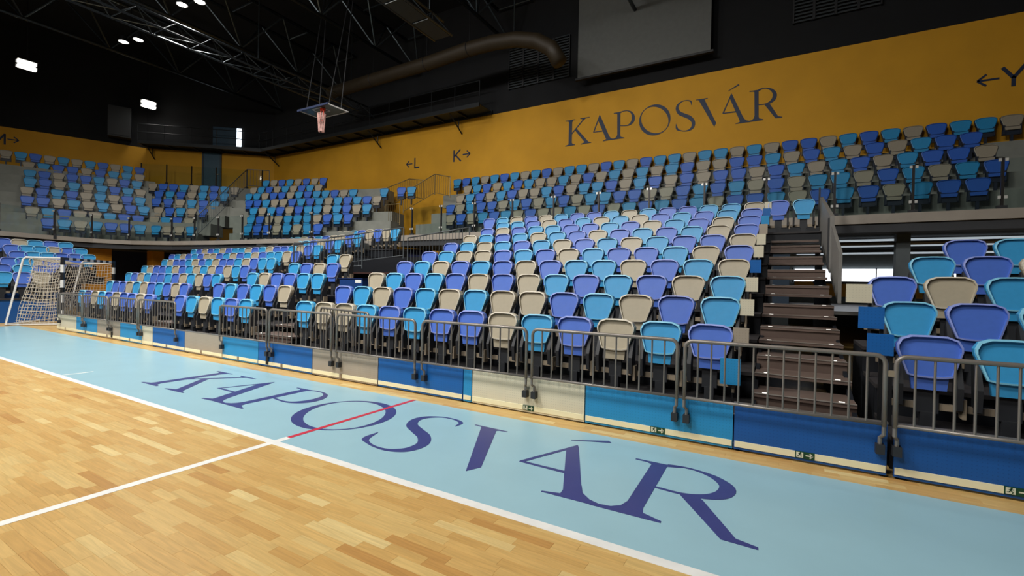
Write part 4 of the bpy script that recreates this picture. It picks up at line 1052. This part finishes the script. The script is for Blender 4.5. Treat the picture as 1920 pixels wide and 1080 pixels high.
# ================================================================== BASKETBALL BACKBOARD folded under the roof
hb = setp(empty('basketball_backboard', (-12.6, 10.2, 8.6)), 'glass basketball backboard folded flat under the roof, orange hoop and net hanging', 'backboard')
til = Matrix.Rotation(math.radians(0), 3, 'X')
mb = MB()
fw = .05
for x0_, x1_, y0_, y1_ in ((-.9, .9, -.525, -.525 + fw), (-.9, .9, .525 - fw, .525), (-.9, -.9 + fw, -.525 + fw, .525 - fw), (.9 - fw, .9, -.525 + fw, .525 - fw)):
    mb.box(x0_, x1_, y0_, y1_, -.02, .02)
mb.build('frame', BARW, hb)
MB().box(-.85, .85, -.475, .475, -.006, .006).build('glass_board', mat('dim_board_glass', (78, 88, 84), 0.15), hb)
mb = MB()
for x0_, x1_, y0_, y1_ in ((-.3, .3, -.36, -.33), (-.3, .3, .08, .11), (-.3, -.27, -.33, .08), (.27, .3, -.33, .08)):
    mb.box(x0_, x1_, y0_, y1_, -.010, -.006)
mb.build('target_square', BARW, hb)
MB().box(-.95, .95, -.56, -.525, -.05, .03).build('edge_padding', mat('navy_padding', (20, 40, 80), 0.7), hb)
ORG = mat('orange_rim', (220, 70, 40), 0.4)
rim = MB().tube([(.30 + .20 * math.cos(t) * .5, -.30, -.30 + .225 * math.sin(t)) for t in [k * math.pi / 8 for k in range(16)]], .02, 6, closed=True).box(.22, .38, -.34, -.2, -.12, -.02).build('rim', ORG, hb)
mb = MB()
for k in range(12):
    t = 2 * math.pi * k / 12
    mb.tube([(.30 + .16 * math.cos(t + s * .5) * (1 - .35 * s), -.32 + .16 * math.sin(t + s * .5) * (1 - .35 * s), -.25 - .75 * s) for s in (0, .25, .5, .75, 1)], .012, 4)
    mb.tube([(.30 + .16 * math.cos(t - s * .5) * (1 - .35 * s), -.32 + .16 * math.sin(t - s * .5) * (1 - .35 * s), -.25 - .75 * s) for s in (0, .25, .5, .75, 1)], .012, 4)
mb.build('hoop_net', mat('pink_white_net', (224, 180, 172), 0.8), rim)
ST2 = mat('dim_steel_tube', (26, 28, 32), 0.5, 0.2)
for a, b in (((-.7, .3, .02), (-.9, .9, 7.0)), ((.7, .3, .02), (.9, .9, 7.0)), ((-.7, -.3, .02), (-.9, .9, 7.0)), ((.7, -.3, .02), (.9, .9, 7.0))):
    MB().tube([a, b], .022, 6).build('hanger', ST2, hb)

# ================================================================== GREY PROJECTION SCREEN and louvred openings high on the back wall
sc = setp(MB().box(-3.6, 1.65, 15.85, 15.95, 10.35, 14.2).build('projection_screen', mat('grey_screen_cloth', (92, 94, 92), 0.8)), 'large blank grey screen hanging high before the black wall', 'screen')
MB().box(-3.7, 1.75, 15.83, 15.97, 10.27, 10.35).build('bottom_batten', BLACK, sc)
MB().tube([(-3.4, 15.9, 14.2), (-3.4, 15.9, 15.6)], .02).build('hanger', BLACK, sc)
MB().tube([(1.4, 15.9, 14.2), (1.4, 15.9, 15.6)], .02).build('hanger', BLACK, sc)
LOUV = mat('dim_louvre_grey', (64, 70, 74), 0.6)
for lab, x0_, n, z0_, z1_, wd in (('louvred vent panels beside the duct', -7.3, 4, 10.75, 12.6, .78), ('louvred vent panels high beyond the screen', 4.25, 4, 10.85, 13.2, .62)):
    o = setp(empty('louvre_vent', (x0_, 16.4, z0_)), lab, 'vent')
    for k in range(n):
        fr = MB().box(k * wd, k * wd + .04, -.1, 0, 0, z1_ - z0_).box(k * wd + wd - .04, k * wd + wd, -.1, 0, 0, z1_ - z0_).build('frame', BLACK, o)
        zz = .03
        while zz < z1_ - z0_:
            MB().add([(k * wd + .04, -.08, zz), (k * wd + wd - .04, -.08, zz), (k * wd + wd - .04, -.02, zz + .07), (k * wd + .04, -.02, zz + .07),
                      (k * wd + .04, -.07, zz - .01), (k * wd + wd - .04, -.07, zz - .01), (k * wd + wd - .04, -.01, zz + .06), (k * wd + .04, -.01, zz + .06)],
                     [(0, 1, 2, 3), (7, 6, 5, 4), (0, 4, 5, 1), (2, 6, 7, 3), (1, 5, 6, 2), (0, 3, 7, 4)]).build('slat', LOUV, fr)
            zz += .12

# ochre air duct under the roof
pts = []
DU = [(-16.5, 13.6, 11.3), (-13.4, 13.6, 11.37), (-10.0, 13.6, 11.42), (-7.65, 13.6, 11.54), (-6.4, 13.6, 11.52), (-5.3, 13.6, 11.38), (-4.4, 13.6, 11.1), (-3.75, 13.6, 10.65), (-3.4, 13.6, 10.05)]
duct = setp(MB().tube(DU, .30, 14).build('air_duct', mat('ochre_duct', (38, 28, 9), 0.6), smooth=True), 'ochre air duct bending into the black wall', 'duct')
for q in (1, 2, 3):
    p = Vector(DU[q])
    MB().tube([p + Vector((0, 0, .28)), Vector((p.x, p.y, 15.6))], .015, 5).build('hanger', BLACK, duct)
    MB().tube([p + Vector((0, .31 * math.cos(t), .31 * math.sin(t))) for t in [k * math.pi / 6 for k in range(12)]], .02, 4, closed=True).build('flange', BLACK, duct)

# ================================================================== CATWALK below the roof along the wall
CATM = mat('dark_catwalk_steel', (26, 30, 33), 0.5, 0.3)
GRAT = mat('catwalk_grating', (40, 46, 46), 0.7)


def catwalk(label, a, b, nrm, npan, br):
    o = setp(empty('catwalk', (a[0], a[1], 9.9)), label, 'catwalk')
    d = Vector((b[0] - a[0], b[1] - a[1], 0)); L = d.length; d.normalize(); n = Vector((nrm[0], nrm[1], 0))
    for k in range(npan):
        c = d * (L * (k + .5) / npan) + n * .6
        MB().obox((c.x, c.y), (d.x, d.y), None, (L / npan / 2 - .03, .5), -.03, .0).build('grating', GRAT, o)
        c = d * (L * k / npan) + n * .55
        MB().obox((c.x, c.y), (d.x, d.y), None, (.03, .55), -.14, -.03).build('joist', CATM, o)
    for off in (.06, 1.14):
        c = d * (L / 2) + n * off
        MB().obox((c.x, c.y), (d.x, d.y), None, (L / 2, .04), -.16, .04).build('edge_beam', CATM, o)
    for z in (.55, 1.05):
        MB().tube([n * 1.14 + Vector((0, 0, z)), d * L + n * 1.14 + Vector((0, 0, z))], .022, 6).build('guard_rail', CATM, o)
    for k in range(npan + 1):
        q = d * (L * k / npan) + n * 1.14
        MB().tube([q, q + Vector((0, 0, 1.05))], .02, 5).build('guard_post', CATM, o)
    for t in br:
        q = d * t
        MB().tube([q + n * 1.1 + Vector((0, 0, -.1)), q + n * .02 + Vector((0, 0, -.85))], .035, 6).tube([q + n * .3 + Vector((0, 0, -.1)), q + n * .3 + Vector((0, 0, -.66))], .025, 6).build('bracket', CATM, o)
    return o


catwalk('dark catwalk along the back wall above the yellow band', (-25.4, 16.38), (-8.2, 16.38), (0, -1), 12, (.4, 9.8, 15.4))
catwalk('dark catwalk across the corner above the door', (-31.2, 11.45), (-25.7, 16.3), (_c.y, -_c.x), 5, (.4,))

# ================================================================== ROOF TRUSSES
TR = mat('charcoal_truss_steel', (70, 78, 82), 0.28, 0.75)


def truss(label, x, y0, y1, zb, zt, n):
    o = setp(empty('roof_truss', (x, y0, zb)), label, 'truss')
    L = y1 - y0
    h = zt - zb
    for nm, xx, zz in (('bottom_chord', 0, 0), ('top_chord', -.9, h), ('top_chord', .9, h)):
        MB().tube([(xx, 0, zz), (xx, L, zz)], .075, 8).build(nm, TR, o, smooth=True)
    for k in range(n + 1):
        y_ = L * k / n
        MB().tube([(-.9, y_, h), (.9, y_, h)], .045, 6).build('cross_strut', TR, o)
        if k < n:
            ym = L * (k + .5) / n
            for xx in (-.9, .9):
                MB().tube([(0, y_, 0), (xx, ym, h)], .04, 6).build('diagonal', TR, o)
                MB().tube([(xx, ym, h), (0, L * (k + 1) / n, 0)], .04, 6).build('diagonal', TR, o)
    return o


for x, nm in ((-24.5, 'farthest from the stairs'), (-18.6, 'above the far stand lamps'), (-12.8, 'above the folded backboard'), (-7.0, 'above the far end of the central stand'), (-1.2, 'above the middle of the wall lettering')):
    truss('dark triangular roof truss, the one ' + nm, x, -14, 16.2, 12.6, 14.6, 10)
BRG = mat('bare_steel_bridge', (58, 64, 68), 0.3, 0.7)
for x_, nm, y0_, y1_ in ((-16.2, 'beside the far floodlights', 3.0, 15.6), (-7.2, 'with grating, high over the central stand', 3.0, 10.8)):
    o = setp(empty('lighting_bridge', (x_, y0_, 10.5)), 'steel lighting bridge ' + nm, 'truss')
    L = y1_ - y0_
    for xx, zz in ((0, 0), (.8, 0), (.4, .6)):
        MB().tube([(xx, 0, zz), (xx, L, zz)], .04, 6).build('rail', BRG, o)
    n = int(L / 1.2)
    for k in range(n):
        ya, yb = L * k / n, L * (k + 1) / n
        MB().tube([(0, ya, 0), (.4, (ya + yb) / 2, .6), (0, yb, 0)], .02, 5).build('lacing', BRG, o)
        MB().tube([(.8, ya, 0), (.4, (ya + yb) / 2, .6), (.8, yb, 0)], .02, 5).build('lacing', BRG, o)
        MB().tube([(0, ya, 0), (.8, yb, 0)], .018, 5).build('lacing', BRG, o)
        if x_ > -10:
            MB().box(.06, .74, ya + .04, yb - .04, -.02, 0).build('grating', GRAT, o)
    for k in (.1, .5, .9):
        MB().tube([(.4, L * k, .6), (.4, L * k, 5.1)], .02, 5).build('hanger', TR, o)

# ================================================================== FLOODLIGHT HOUSINGS
LENS_M = mat('floodlight_lens', (255, 250, 235), 0.3, emit=((255, 248, 232), 14.0))
NMS = ['pair of round floodlights under the roof, near the trusses', 'pair of round floodlights beyond the lighting bridge', 'floodlight over the court, far half', 'floodlight over the court, by the centre line', 'floodlight over the near half',
       'floodlight over the far corner of the court', 'floodlight over the opposite touchline, far half', 'floodlight over the opposite touchline, near half', 'rectangular twin floodlight high on the end wall', 'rectangular twin floodlight by the corner wall', 'round floodlight added out of view over the far rows of the stand', 'round floodlight added out of view over the central stand']
for (x, y_, z, s, p), nm in zip(FLOODS, NMS):
    o = setp(empty('floodlight_fixture', (x, y_, z)), 'glowing ' + nm, 'floodlight')
    rnd_ = 'round' in nm
    for sgn in (-1, 1):
        if rnd_:
            ring = lambda r, zz, cx: [(cx + r * math.cos(t), r * math.sin(t) + sgn * .12, zz) for t in [k * math.pi / 8 for k in range(16)]]
            cx = sgn * .42
            mb = MB(); a = ring(.20, 0.0, cx); b = ring(.12, .28, cx)
            mb.add(a + b, [tuple(range(31, 15, -1))] + [(i, (i + 1) % 16, 16 + (i + 1) % 16, 16 + i) for i in range(16)])
            h_ = mb.build('housing', BLACK, o)
            MB().add(ring(.17, 0.0, cx) + ring(.17, .03, cx), [tuple(range(15, -1, -1)), tuple(range(16, 32))] + [(i, (i + 1) % 16, 16 + (i + 1) % 16, 16 + i) for i in range(16)]).build('lens', LENS_M, h_)
        else:
            h_ = MB().box(-.18, .14, -.36, .36, sgn * .12 + .085, sgn * .12 + .105).box(-.2, -.16, -.38, .38, sgn * .12 - .07, sgn * .12 + .105).build('housing', BLACK, o)
            MB().box(-.15, .12, -.33, .33, sgn * .12 - .06, sgn * .12 + .06).build('lens', LENS_M, h_)
    MB().tube([(0, 0, .2), (0, 0, 15.6 - z)], .025, 6).build('hanger', BLACK, o)
